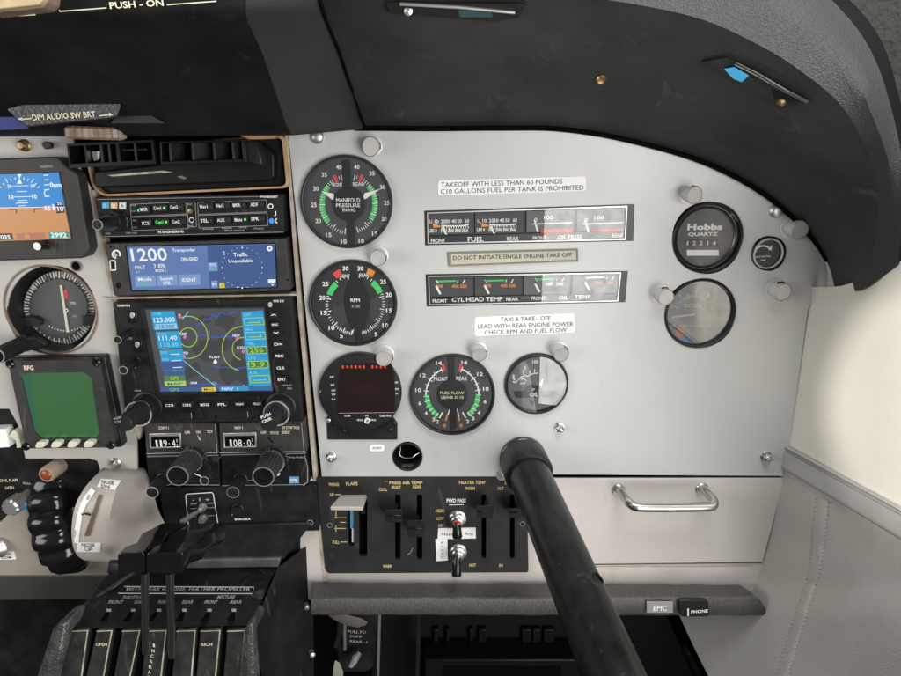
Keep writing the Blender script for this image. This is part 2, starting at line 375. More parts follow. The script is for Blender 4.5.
# --- main right panel
t = T('instrument_panel', 'large grey painted instrument panel with curved top edge on the right', 'instrument panel')
m = t.part('panel_sheet', bevel=.0007)
edge = smooth_poly([(560,112,0),(625,126,0),(690,146,0),(760,182,0),(806,222,0),(830,262,0),(836,288,0)], 26)
out = [(286,112)]+[(p.x,p.y) for p in edge]+[(826,294),(813,299),(808,310),(804,340),(785.5,476),(497.5,474),(497,478),(322,479)]
holes = [ell(A3(520,562), 14.8), ell((707,238), 34.6, asp=1.04), ell((768.5,253.5), 16.8, asp=1.04), ell((700,313.5), 35, asp=.98),
         [A5(53,172), A5(842,147), A5(838,285), A5(56,302)], [A5(58,410), A5(818,398), A5(808,515), A5(62,532)]]
m.prism(ID, out, 0, .003, GREY, holes)
for (x, y), r in [((331.5,456.5),4.3),((559.3,427),4.3),((765.5,456),4.4)]:
    s = t.part('screw', bevel=.0004); c = U(x, y, 0); k = PXM(x, y)
    s.lathe(c, OUT, [(r*1.25*k,0),(r*1.25*k,.0012)], STEEL, 24); s.lathe(c+OUT*.0012, OUT, [(r*k,0),(r*k,.004),(r*.55*k,.0055),(r*.5*k,.008),(0,.0085)], STEEL, 6)
for x, y, r in [(317.5,137,7),(775.5,211,7.4)]:
    s = t.part('dome_button'); k = PXM(x, y)*r
    s.lathe(U(x, y, 0), OUT, [(k*1.05,0),(k*1.05,.001)]+[(k*math.cos(a*.196), .001+k*.62*math.sin(a*.196)) for a in range(9)], PEWT, 28)
s = t.part('id_sticker'); s.prism(A3, rnd(box4(337,507,407,537), 12), -.0006, .0006, WHT); s.txt('PUSH', A3, (352,528), (392,526), 11, -.0008, TBLK)
bk = t.part('backing'); bk.prism(ID, [(290,118),(600,118),(830,260),(800,320),(780,470),(330,470)], .03, .002, DARK)

# --- lower right panel and glovebox
t = T('cream_subpanel', 'cream lower panel strip framing the black switch plate under the grey panel', 'panel')
m = t.part('sheet', bevel=.0006); m.prism(ID, [(311,481),(318,476),(540,474),(545,566),(762,563),(757,592),(312,592)], .0035, .003, CREAM, [[(322,481),(526,481),(526,569),(328,569)]])
m.pl(ID, [(592,566.6),(640,566.2),(700,566.4),(752,565.5)], 1.0, .0033, RUST)
t = T('glovebox_door', 'cream glovebox door with a silver bar handle', 'glovebox door')
m = t.part('door_panel', bevel=.001); m.prism(ID, [(539,478.5),(785,478.2),(763,562.3),(541,565)], .001, .004, CREAM)
h = t.part('handle')
pts = [A8.u(366,183,0), A8.u(378,200,-.012), A8.u(392,217,-.026), A8.u(404,226,-.031), A8.u(424,230,-.033), A8.u(520,230.5,-.033), A8.u(606,228.5,-.033), A8.u(617,222,-.031), A8.u(615,210,-.024), A8.u(600,194,-.012), A8.u(585,180,0)]
h.tube(smooth_poly(pts, 60), .0047, STEEL, 14)
for x, y in [(366,183),(585,180)]: h.lathe(A8.u(x,y,.001), OUT, [(.0068,0),(.0068,.002),(.006,.003)], STEEL, 20)

# --- padded ledge under the panel
t = T('padded_ledge', 'black crackled padded ledge running below the cream panel', 'ledge')
m = t.part('pad', smooth=60)
rows = []
for (xl, xr, y, yr, Y) in [(313,739,582,585,.006),(313,739,582.5,585,-.004),(312.5,746,588,589,-.014),(312,754,597,595.5,-.0275),(311.6,757,598.6,597.6,-.0302),(311.3,760,600.4,600,-.0312),(311,765,608,608,-.031),(311,767,613,614.5,-.030),(312,766,614.5,615.5,-.027),(312,764,612,612,.0)]:
    rows.append([U(xl+(xr-xl)*i/40, y+(yr-y)*i/40+.35*math.sin(i*1.7), Y) for i in range(41)])
m.loft(rows, LEDGE)
for side in (0, 40): m.add([r[side] for r in rows], [tuple(range(len(rows)))], LEDGE)
s = t.part('metal_sticker'); s.prism(B6, box4(326,158,424,198), -.0352, .0016, PEWT); s.txt('EMC', B6, (350,190), (400,190), 22, -.0355, TWHT, .03)
t2 = T('phone_socket_plate', 'small black PHONE socket plate at the right end of the ledge', 'socket plate')
m = t2.part('plate', bevel=.0008); m.prism(B6, rnd([(447,150),(557,152),(562,212),(452,214)], 14), -.0375, .005, BLKP)
s = t2.part('lettering'); s.txt('PHONE', B6, (492,200), (555,196), 13, -.0378, TWHT, .02); s.line(B6, (481,182), (481,210), 5, -.0378, TWHT)

# --- glareshield over the right panel
def curve(pts, n=64): return smooth_poly([U(x, y, Y) for x, y, Y in pts], n)
cA = curve([(355,127,-.001),(430,127.5,-.001),(500,127,-.001),(560,128,-.001),(625,138.5,-.001),(700,160,-.001),(760,191,-.001),(804,229,-.002),(827,262,-.003),(835.5,291,-.012)])
cM = curve([(340,60,-.07),(430,65,-.07),(520,66,-.07),(590,72,-.07),(655,80,-.07),(715,104,-.07),(765,135,-.066),(806,170,-.062),(840,225,-.05),(848,293,-.035)])
cB = curve([(316,-20,-.135),(430,-8,-.135),(526,2,-.135),(600,11,-.135),(683,28,-.135),(734,50,-.133),(790,88,-.13),(838,130,-.124),(866,200,-.10),(860,290.5,-.066)])
cB2= curve([(314,-28,-.146),(435,-18,-.146),(530,-8,-.146),(608,0,-.146),(690,16,-.146),(745,38,-.145),(802,72,-.142),(850,118,-.134),(878,195,-.112),(868,286,-.076)])
cC = curve([(310,-70,-.15),(440,-62,-.15),(560,-52,-.15),(660,-42,-.15),(740,-22,-.15),(800,12,-.15),(843,58,-.146),(872,115,-.142),(892,185,-.125),(885,275,-.092)])
cD = curve([(308,-110,-.138),(440,-104,-.138),(580,-94,-.138),(700,-76,-.138),(780,-48,-.138),(828,-4,-.138),(866,42,-.136),(889,100,-.134),(905,185,-.128),(898,265.5,-.108)])
cE = curve([(308,-112,-.12),(440,-106,-.12),(580,-96,-.12),(706,-78,-.12),(790,-52,-.12),(842,-8,-.12),(880,38,-.12),(899,96,-.12),(918,182,-.122),(906,261,-.114)])
cG = curve([(308,-100,.0),(440,-95,.0),(580,-85,.0),(706,-60,.0),(780,-20,.0),(830,30,0),(850,90,0),(880,150,0),(930,190,-.09),(938,238,-.13)])
t = T('glareshield', 'black padded glareshield curving over the top of the grey panel', 'glareshield')
m = t.part('underside', smooth=50); m.loft([cA, cM, cB, cB2], SHIELD)
m = t.part('leather_lip', smooth=70)
def mids(a, b, k, bul=.0): return [[p.lerp(q, i/k) for p, q in zip(a, b)] for i in range(1, k)]
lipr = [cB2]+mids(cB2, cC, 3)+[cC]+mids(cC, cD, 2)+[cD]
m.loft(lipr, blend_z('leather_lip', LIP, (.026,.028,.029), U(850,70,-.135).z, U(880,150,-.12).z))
m = t.part('rim', smooth=60); m.loft([cD, cE, cG], RIMB)
m = t.part('gap_line', smooth=60); m.tube([p+V((0,-.003,-.0012)) for p in cA[:60]], .0022, DARK, 8)  # dark tube drawn in for the shaded gap along the panel top
GL = [cA, cM, cB, cB2]
scr = t.part('screw'); c = hit(GL, 601, 78); scr.lathe(c+V((0,.002,0)), V((0,-1,-.6)), [(.0038,0),(.0038,.003),(.0028,.004),(.0014,.0036),(0,.0036)], BRASS, 18)
t = T('door_post', 'dark fuzzy door post trim in the top right corner', 'door post')
m = t.part('carpet_trim', smooth=60)
m.loft([[U(800+i*9+j*3, -60+j*20, -.05-.0015*i+.005*math.sin(j*.9+i*.5)) for i in range(24)] for j in range(11)], MOSS)

# --- recess lamps in the glareshield
t = T('eyebrow_light', 'map light with a lit blue lens recessed in the glareshield at upper right', 'map light')
fr = [(303,185),(383,172),(628,305),(545,325)]
def gl(x, y, dy=0): return hit(GL, *T2(x, y), dy)
m = t.part('housing', bevel=.0005); m.hull([gl(x,y,-.004) for x,y in fr], [gl(x,y,.012) for x,y in fr], BLKP)
m = t.part('recess'); m.add([gl(x,y,-.0046) for x,y in [(330,190),(385,182),(600,300),(545,310)]], [(0,1,2,3)], BLKG)
m = t.part('lens', bevel=.0006); m.hull([gl(x,y,-.0068) for x,y in [(368,205),(405,200),(470,240),(425,253)]], [gl(x,y,-.0046) for x,y in [(368,205),(405,200),(470,240),(425,253)]], BLKG)
m.add([gl(x,y,-.0072) for x,y in [(371,206),(402,201),(446,226),(424,246),(398,236)]], [tuple(range(5))], em('lamp_blue', (.05,.36,.62)))
m = t.part('chrome_strip'); m.tube([gl(405,190,-.007), gl(470,222,-.0075), gl(560,275,-.0075), gl(622,306,-.006)], .0012, CHROME, 8)
m = t.part('pivot_screw'); m.lathe(gl(540,303,-.004), V((0,-1,-.2)), [(.003,0),(.003,.003),(.0015,.004),(0,.004)], BRASS, 14)
t = T('eyebrow_light', 'dark unlit map light recessed at the top of the glareshield', 'map light')
def gm(x, y, dy=0): return hit(GL, *T1(x, max(8, y)), dy)
fr = [(255,5),(660,12),(680,18),(660,52),(590,66),(268,40)]
m = t.part('housing', bevel=.0005); m.hull([gm(x,y,-.006) for x,y in fr], [gm(x,y,.015) for x,y in fr], BLKP)
m = t.part('lens'); m.add([gm(x,y,-.0065) for x,y in [(475,30),(575,38),(580,52),(480,52)]], [(0,1,2,3)], mat('dim_teal_lens', (.03,.085,.10), .3))
m = t.part('chrome_strip'); m.tube([gm(300,12,-.007), gm(480,22,-.0075), gm(645,38,-.0075)], .0011, PEWT, 8)
m = t.part('pivot_screw'); m.lathe(gm(325,34,-.006), V((0,-1,-.2)), [(.0028,0),(.0028,.002),(0,.003)], PEWT, 14)

# --- left hood over the radios
t = T('avionics_hood', 'large black hood over the radio stack with PUSH ON lettering', 'hood')
m = t.part('front', smooth=40)
rows = []
for (yl, yr, xr, Y) in [(-60,-70,250,-.165),(-10,-18,247,-.170),(12,4,246,-.171),(22,14,246,-.168),(27,20,247,-.163),(60,52,262,-.14),(100,96,277,-.112),(126,124,286,-.094),(134,133,291,-.086),(137,135.5,292,-.078),(132,131,290,.012)]:
    rows.append([U(-60+(xr+60)*i/24, yl+(yr-yl)*i/24, Y) for i in range(25)])
m.loft(rows, VISOR)
m = t.part('side_facet', smooth=50)
r2 = [(310,-70,-.15),(314,-18,-.14),(319,2,-.137),(322,12,-.13),(324,18,-.127),(338,52,-.085),(352,94,-.035),(360,118,-.012),(364,127,-.004),(365,129,-.003),(365,127,.012)]
m.loft([[rows[j][-1].lerp(U(x,y,Y), i/4) for i in range(5)] for j, (x,y,Y) in enumerate(r2)], VISORF)  # lighter copy of the hood vinyl: light on the facet put in its colour
m = t.part('push_lettering')
m.txt('PUSH - ON', LT, (496,40), (738,26), 26, -.1722, TYEL, .02)
m.pl(LT, [(268,44),(268,52),(480,36)], 5, -.1722, TYEL); m.line(LT, (752,22), (975,6), 5, -.1722, TYEL); m.line(LT, (-60,78), (160,67), 5, -.1722, TYEL)
t2 = T('hood_seam', 'thin dark gap between the black hood and the right glareshield', 'seam')
m = t2.part('gap_strip', smooth=60); m.tube([U(x+1.5,y,Y-.0015) for x,y,Y in r2[:-1]], .0011, DARK, 8)  # dark tube laid in as the shade of the open seam
t = T('amber_lens_lamp', 'pale amber square lamp cap at the top left corner on the hood', 'lamp')
m = t.part('bezel', bevel=.001); m.prism(LT, rnd([(-60,-40),(218,-40),(214,10),(192,34),(-60,64)], 10), -.184, .013, BRONZE)
m = t.part('lens', bevel=.001); m.prism(LT, rnd([(-60,-40),(198,-40),(192,2),(176,22),(-60,46)], 8), -.188, .005, mat('amber_cream_lens', (.55,.44,.26), .35, var=(120,.8,(.40,.30,.15))))
t = T('dimmer_bracket', 'small textured bracket lettered DIM AUDIO SW BRT under the hood', 'bracket')
m = t.part('bracket', smooth=40)
fr = rnd([(30,492),(130,466),(520,462),(545,472),(528,520),(500,530),(118,566)], 12)
bk2 = [(x*1.0+ (30 if x>300 else 0), y+26) for x, y in fr]
m.hull([U(*LT(x,y), -.108) for x,y in fr], [U(*LT(x,y), -.05) for x,y in bk2], mat('bracket_vinyl', (.05,.05,.052), .5, bump=(420,.9,.0009), kind='leather'))
m = t.part('wedge'); w4 = [(535,470),(600,478),(745,556),(500,556),(520,528)]
m.hull([U(*LT(x,y), -.100) for x,y in w4], [U(*LT(x,y), -.06) for x,y in w4], VISORF)
m = t.part('lettering'); m.txt('DIM AUDIO SW BRT', LT, (148,543), (432,527), 24, -.1086, TYEL, .02)
m.line(LT, (95,538), (142,534), 5, -.1086, TYEL); m.line(LT, (446,522), (490,518), 5, -.1086, TYEL)
m.poly(LT, [(78,536),(100,529),(104,544)], -.1086, TYEL); m.poly(LT, [(512,516),(490,509),(492,525)], -.1086, TYEL)
t = T('dimmer_control', 'brown ribbed thumbwheel below the dimmer bracket', 'thumbwheel')
m = t.part('wheel', smooth=20); c = U(*LT(432,600), -.085)
m.lathe(c+V((0,0,-.0045)), V((.06,-.02,1)), [(.017,0),(.0195,.0015),(.0195,.0075),(.017,.009)], BRONZE, 88, lambda a, h: 1+.045*math.cos(a*22))
t = T('blue_cover', 'dark blue fabric cover at the left edge below the hood', 'cover')
m = t.part('cover', smooth=60); f4 = [(-60,470),(30,492),(115,562),(130,580),(-60,590)]
m.hull([U(*LT(x,y), -.1) for x,y in f4], [U(*LT(x,y), -.07) for x,y in f4], BLUEC)

# --- cabin side wall
def xe(py):
    P = [(200,846),(262,836),(291,815),(300,812),(320,808),(475,785.5),(545,771),(585,758),(614,742),(700,708),(760,690)]
    for (a, xa), (b, xb) in zip(P, P[1:]):
        if py <= b: return xa+(xb-xa)*(py-a)/(b-a)
    return 690
def wl(px, py, d=0):
    q = px-xe(max(py,300)); ex = max(0, px-1000); q -= ex; px = min(px, 1000)
    Y = -q*.00125 if q < 100 else -.125-(q-100)*.0009
    p = U(px, py, Y)+V((.03,-1,0))*ex*.0012; return p+(CAMP-p).normalized()*d
def trimtop(x): return 446.5+(min(x,1000)-789)*.54
def trimbot(x): return 470.5+(min(x,1000)-786)*.60
t = T('cabin_sidewall', 'cabin side wall of cream lining above grey stitched vinyl at right', 'side wall')
m = t.part('upper_lining', smooth=70)
rows = []
for j in range(25):
    v = j/24; row = []
    for i in range(27):
        u = i/26; y0 = 288+(trimtop(789)+2-288)*v; x0 = xe(max(290,y0))-4
        x = x0+(1230-x0)*u**1.4; yt = 287-max(0, min(x,960)-838)*.30-max(0, min(x,960)-870)*.25; y = yt+(trimtop(x)+2-yt)*v
        row.append(wl(x, y))
    rows.append(row)
m.loft(rows, WALLU)
m = t.part('light_block')  # unseen plate added to keep the door lamp off the panel corner
sk = [(.392,.3,.36),(.392,.3,1.27),(.392,-.13,1.27),(.392,-.14,1.15),(.392,-.45,1.10),(.392,-.45,.36)]
m.hull([V(p) for p in sk], [V(p)+V((.004,0,0)) for p in sk], DARK)
m = t.part('trim_strip', smooth=40)
rows = []
for s_, d in [(0,0),(.0,.006),(.12,.008),(.16,.004),(.24,.004),(.28,.008),(.86,.009),(.92,.0095),(1,.008),(1.02,0)]:
    rows.append([wl(x, trimtop(x)+(trimbot(x)-trimtop(x))*s_, d) for x in [779+i*11 for i in range(42)]])
m.loft(rows, TRIM)
m = t.part('lower_lining', smooth=70)
def xl(py):
    P = [(465,781),(478,780),(545,766),(582,752),(600,705),(617,668),(650,688),(720,732)]
    for (a, xa), (b, xb) in zip(P, P[1:]):
        if py <= b: return xa+(xb-xa)*(py-a)/(b-a)
    return 732
def fold(x, y):     # shallow pleat in the vinyl
    return .004*math.exp(-((x-812+ (y-500)*.25)/26)**2)
rows = []
for j in range(36):
    y0 = 466+254*j/35; row = []
    for i in range(40):
        u = i/39; x = xl(y0)+(1230-xl(y0))*u**1.3
        y = y0+(trimbot(x)-2-466)*(1-j/35)
        row.append(wl(x, y, fold(x, y)))
    rows.append(row)
m.loft(rows, WALLL)
m = t.part('seam_piping')
sa = [R4(320,183), R4(310,260), R4(300,380), R4(270,480), R4(240,575), R4(205,690)]
sb = [R4(353,195), R4(343,275), R4(332,370), R4(300,480), R4(272,575), R4(236,690)]
def sx(pts, n): return [(p.x, p.y) for p in smooth_poly([(x,y,0) for x,y in pts], n)]
la, lb = sx(sa, 90), sx(sb, 90)
m.loft([[wl(x+ox, y, fold(x,y)+d) for (x, y) in la] for ox, d in [(-1,.0),(0,.0012)]]+[[wl(x*(1-k)+x2*k, y*(1-k)+y2*k, fold(x,y)+.0018) for (x,y),(x2,y2) in zip(la,lb)] for k in (.2,.5,.8)]+[[wl(x+ox, y, fold(x,y)+d) for (x, y) in lb] for ox, d in [(0,.0012),(1,.0)]], WALLL)
m = t.part('stitching')
for ln in (la, lb):
    for i in range(0, 88, 2):
        (x, y), (x2, y2) = ln[i], ln[i+1]
        m.tube([wl(x, y, fold(x,y)+.0016), wl((x+x2)/2, (y+y2)/2, fold(x,y)+.0024), wl(x2, y2, fold(x2,y2)+.0016)], .0004, THREAD, 5)
# --- footwell
t = T('heater_duct', 'black ribbed duct panel in the footwell below the ledge', 'duct')
m = t.part('panel', bevel=.001); m.prism(ID, [(372,560),(668,560),(668,617),(712,720),(372,720)], .13, .01, mat('footwell_black', (.004,.004,.004), .5, spec=.25))
for x0, x1 in [(430,445),(470,480),(545,556),(575,600),(715,745),(750,775),(785,820)]:
    r = t.part('rib', bevel=.001); r.prism(B5, box4(x0,224,x1,305), .121, .009, VENTB)
m = t.part('lower_box', bevel=.002); m.prism(B5, box4(400,320,1000,520), .09, .04, VENTB)
m = t.part('opening'); m.prism(B5, box4(460,342,840,520), .0895, .002, DARK)
t = T('kick_panel', 'dark panel below the cream surface at lower left', 'panel')
m = t.part('lip', bevel=.001); m.prism(ID, [(-60,576.5),(150,576),(120,599),(-60,601)], .002, .02, mat('dark_taupe_paint', (.055,.051,.045), .5, bump=(500,.2), var=(15,.6,(.035,.033,.03))))
m = t.part('panel'); m.prism(ID, [(-60,596),(180,590),(180,760),(-60,760)], .03, .01, BLK)
t = T('fuel_selector_plate', 'black plate lettered PULL FD under the left end of the ledge', 'fuel selector')
m = t.part('plate', bevel=.001); m.prism(ID, rnd([(330,600),(379,600),(373,668),(366,672),(340,672)], 4), .03, .006, BLK)
m = t.part('lettering')
m.txt('PULL FD', B4, (305,332), (402,337), 17, .0295, TGRY, .0); m.txt('DUMP', B4, (318,356), (382,360), 15, .0295, TGRY, .0); m.txt('REAR -1', B4, (318,382), (408,388), 15, .0295, TGRY, .0)
m = t.part('silver_handle', smooth=60)
sh = [(200,238),(300,236),(380,256),(410,276),(400,292),(360,304),(290,290),(235,264)]
m.hull([U(*B4(x,y), .0) for x,y in sh], [U(*B4(x,y), .012) for x,y in sh], mat('taupe_metal', (.32,.29,.26), .35, .6))
m = t.part('lever_stem'); m.tube([B4.u(262,250,.01), B4.u(262,330,.02), B4.u(240,400,.026)], .0035, BLKP); m.tube([B4.u(290,270,.01), B4.u(288,340,.02), B4.u(290,420,.026)], .002, PEWT)
m = t.part('selector_bolt'); m.tube([B4.u(365,440,.02), B4.u(340,480,.012), B4.u(320,510,.01)], [.0035,.0045,.003], PEWT)
m = t.part('lower_handle', smooth=60); m.hull([U(*B4(x,y), -.01) for x,y in [(240,478),(262,490),(282,540),(280,600),(225,600),(230,520)]], [U(*B4(x,y), .0) for x,y in [(240,478),(262,490),(282,540),(280,600),(225,600),(230,520)]], mat('beige_handle_metal', (.45,.43,.38), .4, .4))
t = T('floor_pedestal_strip', 'thin upright metal edge strip in the dark footwell', 'edge strip')
m = t.part('strip'); m.prism(ID, [(378.5,612),(381,612),(378.5,700),(376,700)], .06, .004, PEWT); m.prism(ID, [(417,615),(421,615),(419,700),(415,700)], .08, .01, BLKP)
# ================================================================== instruments on the grey panel
def ang(c, p, asp=1): return math.degrees(math.atan2(p[0]-c[0], -(p[1]-c[1])/asp))
def gauge_case(t, px, py, r, rin, Yf=-.0048, Yd=-.0010, notch=True, face=DIAL):
    k = PXM(px, py, Yf); R, Ri = r*k, rin*k; c = U(px, py, 0); c2 = U(px, py, Yf); c = V((c2.x, 0, c2.z))
    m = t.part('bezel', smooth=30)
    m.ring(c, OUT, [(R,0),(R,-Yf*.55),(R*.985,-Yf*.9),(R*.955,-Yf),(Ri*1.06,-Yf),(Ri*1.01,-Yf*.82),(Ri,-Yd-.0004),(Ri,0)], BEZ, 72)
    d = t.part('dial'); d.lathe(c+V((0,Yd,0)), OUT, [(Ri*1.01,0),(0,0.00001)], face, 64)
    return c, R, Ri, m
def pane(t, c, R, Y, mt=GLASS):
    g = t.part('glass'); g.lathe(V((c.x, Y, c.z)), OUT, [(R,0),(R,.0008),(0,.0008)], mt, 56)
def sides(m, f, c, nums, r0, r1, Y, sub=5, h=20, asp=1, mt=TWHT, wnum=26, wd=3.4, minor=.55):
    an = []
    for s_, x, y in nums:
        if s_: m.ctxt(s_, f, (x, y), wnum*len(s_)/2, h, Y, mt, bold=.02)
        an.append(ang(c, (x, y), asp))
    for i, a in enumerate(an):
        def tk(a, rr, w_):
            q = math.radians(a); sx_, cy = math.sin(q), -math.cos(q)*asp
            m.line(f, (c[0]+r0*sx_, c[1]+r0*cy), (c[0]+rr*sx_, c[1]+rr*cy), w_, Y, mt)
        tk(a, r1, wd)
        if i+1 < len(an):
            for j in range(1, sub): tk(a+(an[i+1]-a)*j/sub, r0+(r1-r0)*minor, wd*.75)
# --- manifold pressure
t = T('twin_needle_gauge', 'round black MANIFOLD PRESSURE gauge at the top left of the grey panel', 'gauge', 'black twin scale engine gauges')
c, R, Ri, bz = gauge_case(t, 346.4, 202.6, 46.2, 43.2, face=DIALG)
s = t.part('markings'); Y = -.0014; c0 = (262,378)
for sd in (1, -1):
    nums = [('10',243,548),('15',175,518),('20',128,455),('25',108,383),('30',118,310),('35',155,247),('40',221,213)] if sd == 1 else [('10',322,546),('15',383,513),('20',425,445),('25',436,374),('30',418,303),('35',370,241),('40',301,212)]
    ccx = (264,380); a_ = [ang(ccx, (x,y)) for _, x, y in nums]
    if sd == 1: a_ = [a if a > -180 else a for a in a_]
    s.arc(A1, ccx, 108, 131, a_[2]-(12 if sd==1 else -12), a_[5]-(10 if sd==1 else -10), Y+.0002, GRN, 1.03)
    s.arc(A1, ccx, 108, 143, a_[5]+(8 if sd==1 else -8), a_[5]+(15 if sd==1 else -15), Y-.0001, RED, 1.03)
    s.__class__
    sides(s, A1, ccx, nums, 132, 106, Y, 5, 18, 1.03, wnum=25)
s.ctxt('FRONT', A1, (214,292), 46, 16, Y, TWHT); s.ctxt('REAR', A1, (309,290), 50, 16, Y, TWHT)
s = t.part('centre_mask', bevel=.0002)
s.prism(A1, [(236,182),(268,181),(276,300),(292,470),(292,572),(262,573),(258,460),(238,300)], -.0026, .0008, BEZ); s.prism(A1, ell((265,380), 73, 40, 1.04), -.003, .0014, BEZ)
l = t.part('lettering'); Y = -.0033
l.ctxt('MANIFOLD', A1, (262,362), 108, 18, Y, TWHT); l.ctxt('PRESSURE', A1, (262,385), 108, 15, Y, TWHT); l.ctxt('IN HG', A1, (266,406), 58, 14, Y, TWHT)
for pts in ([(140,321),(197,332),(200,362),(188,358)], [(408,311),(336,330),(324,360),(342,355)]):
    n = t.part('needle'); n.prism(A1, pts, -.0022, .0004, TWHT)
pane(t, c, Ri*1.03, -.0042)
# --- RPM
t = T('twin_needle_gauge', 'round black twin RPM gauge with a dark pointed oval in its middle', 'gauge', 'black twin scale engine gauges')
c, R, Ri, bz = gauge_case(t, 352.8, 304.1, 44.3, 41.4, face=DIAL)
s = t.part('markings'); Y = -.0014; cc = (294,290)
for sd in (1, -1):
    nums = [('',275,445),('5',232,432),('10',188,396),('15',153,328),('20',146,260),('25',160,198),('30',251,128)] if sd == 1 else [('',330,445),('5',388,425),('10',430,385),('15',447,318),('20',445,247),('25',420,188),('30',318,128)]
    a_ = [ang(cc, (x,y)) for _, x, y in nums]
    sides(s, A2, cc, nums, 134, 112, Y, 5, 19, 1.04, wnum=27, wd=4)
    s.arc(A2, cc, 110, 136, a_[4]+(8 if sd==1 else -8), a_[5]+(12 if sd==1 else -12), Y-.0002, GRN, 1.04)
    d = (14 if sd==1 else -14); s.arc(A2, cc, 140, 168, a_[5]+d*1.3, a_[5]+d*2.2, Y-.0002, ORG if sd == -1 else RED, 1.04)
s.ctxt('FRONT', A2, (244,162), 52, 15, Y, TWHT); s.ctxt('REAR', A2, (334,158), 42, 15, Y, TWHT)
for i in range(16):           # ribbed sub-dial
    x = 196+i*5; s.line(A2, (x, 300-abs(i-4)*3), (x+2, 405-abs(i-6)*6), 1.2, Y, DIALR); s.line(A2, (x+168, 240+abs(i-8)*4), (x+170, 400-abs(i-8)*6), 1.2, Y, DIALR)
s = t.part('centre_mask', bevel=.0002)
s.prism(A2, [(284,120),(300,160),(330,190),(350,240),(358,290),(350,340),(332,385),(322,410),(330,470),(300,472),(296,420),(270,380),(252,330),(245,285),(250,235),(264,195),(276,165)], -.0028, .0012, BEZ)
l = t.part('lettering'); l.ctxt('RPM', A2, (294,271), 42, 15, -.0031, TWHT); l.ctxt('X 100', A2, (296,299), 38, 12, -.0031, TGRY)
for pts in ([(278,418),(288,398),(284,420)], [(328,404),(344,424),(333,415)]):
    n = t.part('needle'); n.prism(A2, pts, -.0032, .0004, TWHT)
pane(t, c, Ri*1.03, -.0042, GLASSD)
# --- fuel flow
t = T('twin_needle_gauge', 'round black FUEL FLOW gauge left of the control tube', 'gauge', 'black twin scale engine gauges')
c, R, Ri, bz = gauge_case(t, 452.6, 395.9, 43.0, 40.2, face=DIALG)
s = t.part('markings'); Y = -.0014; cc = (281,290)
for sd in (1, -1):
    nums = [('0',246,430),('2',214,412),('3',196,402),('4',162,374),('6',134,330),('10',127,270),('12',148,204),('14',220,148)] if sd == 1 else [('0',320,430),('2',350,411),('3',374,398),('4',400,372),('6',428,322),('10',432,265),('12',405,198),('14',335,146)]
    a_ = [ang(cc, (x,y)) for _, x, y in nums]
    for k_, (s_, x, y) in enumerate(nums): s.ctxt(s_, A4, (x,y), 13*len(s_), 17, Y, ORG if s_ == '0' else TWHT, bold=.02)
    s.arc(A4, cc, 105, 125, a_[2]-(3 if sd==1 else -3), a_[5]-(9 if sd==1 else -9), Y-.0001, GRN, 1.02)
    s.arc(A4, cc, 116, 122, a_[5]-(9 if sd==1 else -9), a_[7], Y, TWHT, 1.02)
    sides(s, A4, cc, [('',x,y) for _, x, y in nums[2:]], 130, 104, Y-.0003, 2, 17, 1.02, wd=3.4, minor=.8)
    for k_, mt in ((0, ORG), (1, TWHT)):
        q = math.radians(a_[k_]); s.line(A4, (cc[0]+92*math.sin(q), cc[1]-92*math.cos(q)), (cc[0]+122*math.sin(q), cc[1]-122*math.cos(q)), 6, Y, mt)
    s.arc(A4, cc, 112, 146, -15 if sd == 1 else 14, -20 if sd == 1 else 19, Y, RED)
s.ctxt('FRONT', A4, (228,220), 62, 18, Y, TWHT); s.ctxt('REAR', A4, (323,218), 50, 18, Y, TWHT)
s = t.part('centre_mask', bevel=.0002)
s.prism(A4, [(262,122),(290,122),(292,250),(300,440),(272,452),(268,260)], -.0026, .0008, BEZ); s.prism(A4, ell((281,292), 67, 40, 1.0), -.003, .0014, BEZ)
l = t.part('lettering'); l.ctxt('FUEL FLOW', A4, (280,283), 108, 13, -.0033, TYEL); l.ctxt('LB/HR X 10', A4, (281,303), 100, 13, -.0033, TYEL)
for pts in ([(268,352),(271,352),(263,384),(258,382)], [(300,350),(303,350),(312,390),(307,392)]):
    n = t.part('needle'); n.prism(A4, pts, -.0022, .0004, TWHT)
pane(t, c, Ri*1.03, -.0042, GLASSD)
# --- engine monitor with dark red screen
t = T('engine_monitor', 'round black engine monitor with a dark red screen and orange lettering', 'engine monitor')
m = t.part('mounting_plate', bevel=.0006); m.prism(A3, [(128,380),(140,360),(440,360),(470,400),(470,482),(132,482)], -.002, .002, BLKP)
k = PXM(360,393.4,-.008); cc_ = U(360,393.4,-.008); c = V((cc_.x,0,cc_.z)); R = 41.5*k
m = t.part('bezel', smooth=30); m.lathe(c, OUT, [(R,0),(R,.006),(R*.97,.0078),(R*.92,.008),(0,.008)], BEZ, 72)
m = t.part('screen', bevel=.0004); m.prism(A3, rnd([(188,150),(200,112),(440,112),(455,150),(458,355),(180,352)], 12), -.0088, .0008, E_DRD)
m.poly(A3, ell((315,240), 75, 30, .35), -.0089, em('screen_red_glow', (.016,.002,.002)))
l = t.part('lettering'); Y = -.0091
for i, ch in enumerate('ENGINE ENER'):
    if ch != ' ': l.ctxt(ch, A3, (208+i*20.3, 129.5-i*.05), 9, 13, Y, E_RED, bold=.03)
for x, y, s_, wd in [(154,178,'CHT',20),(158,217,'EGT',18),(162,243,'OAT',20),(162,262,'CLD',18),(162,286,'V-A',20),(466,205,'MAP',14),(468,237,'RPM',16),(467,258,'OIL',12),(230,366,'STEP',30),(322,366,'TIT',18),(412,366,'Lean Find',52),(290,386,'PROG',28),(354,386,'PRG',24)]:
    l.ctxt(s_, A3, (x,y), wd, 9, Y, TWHT)
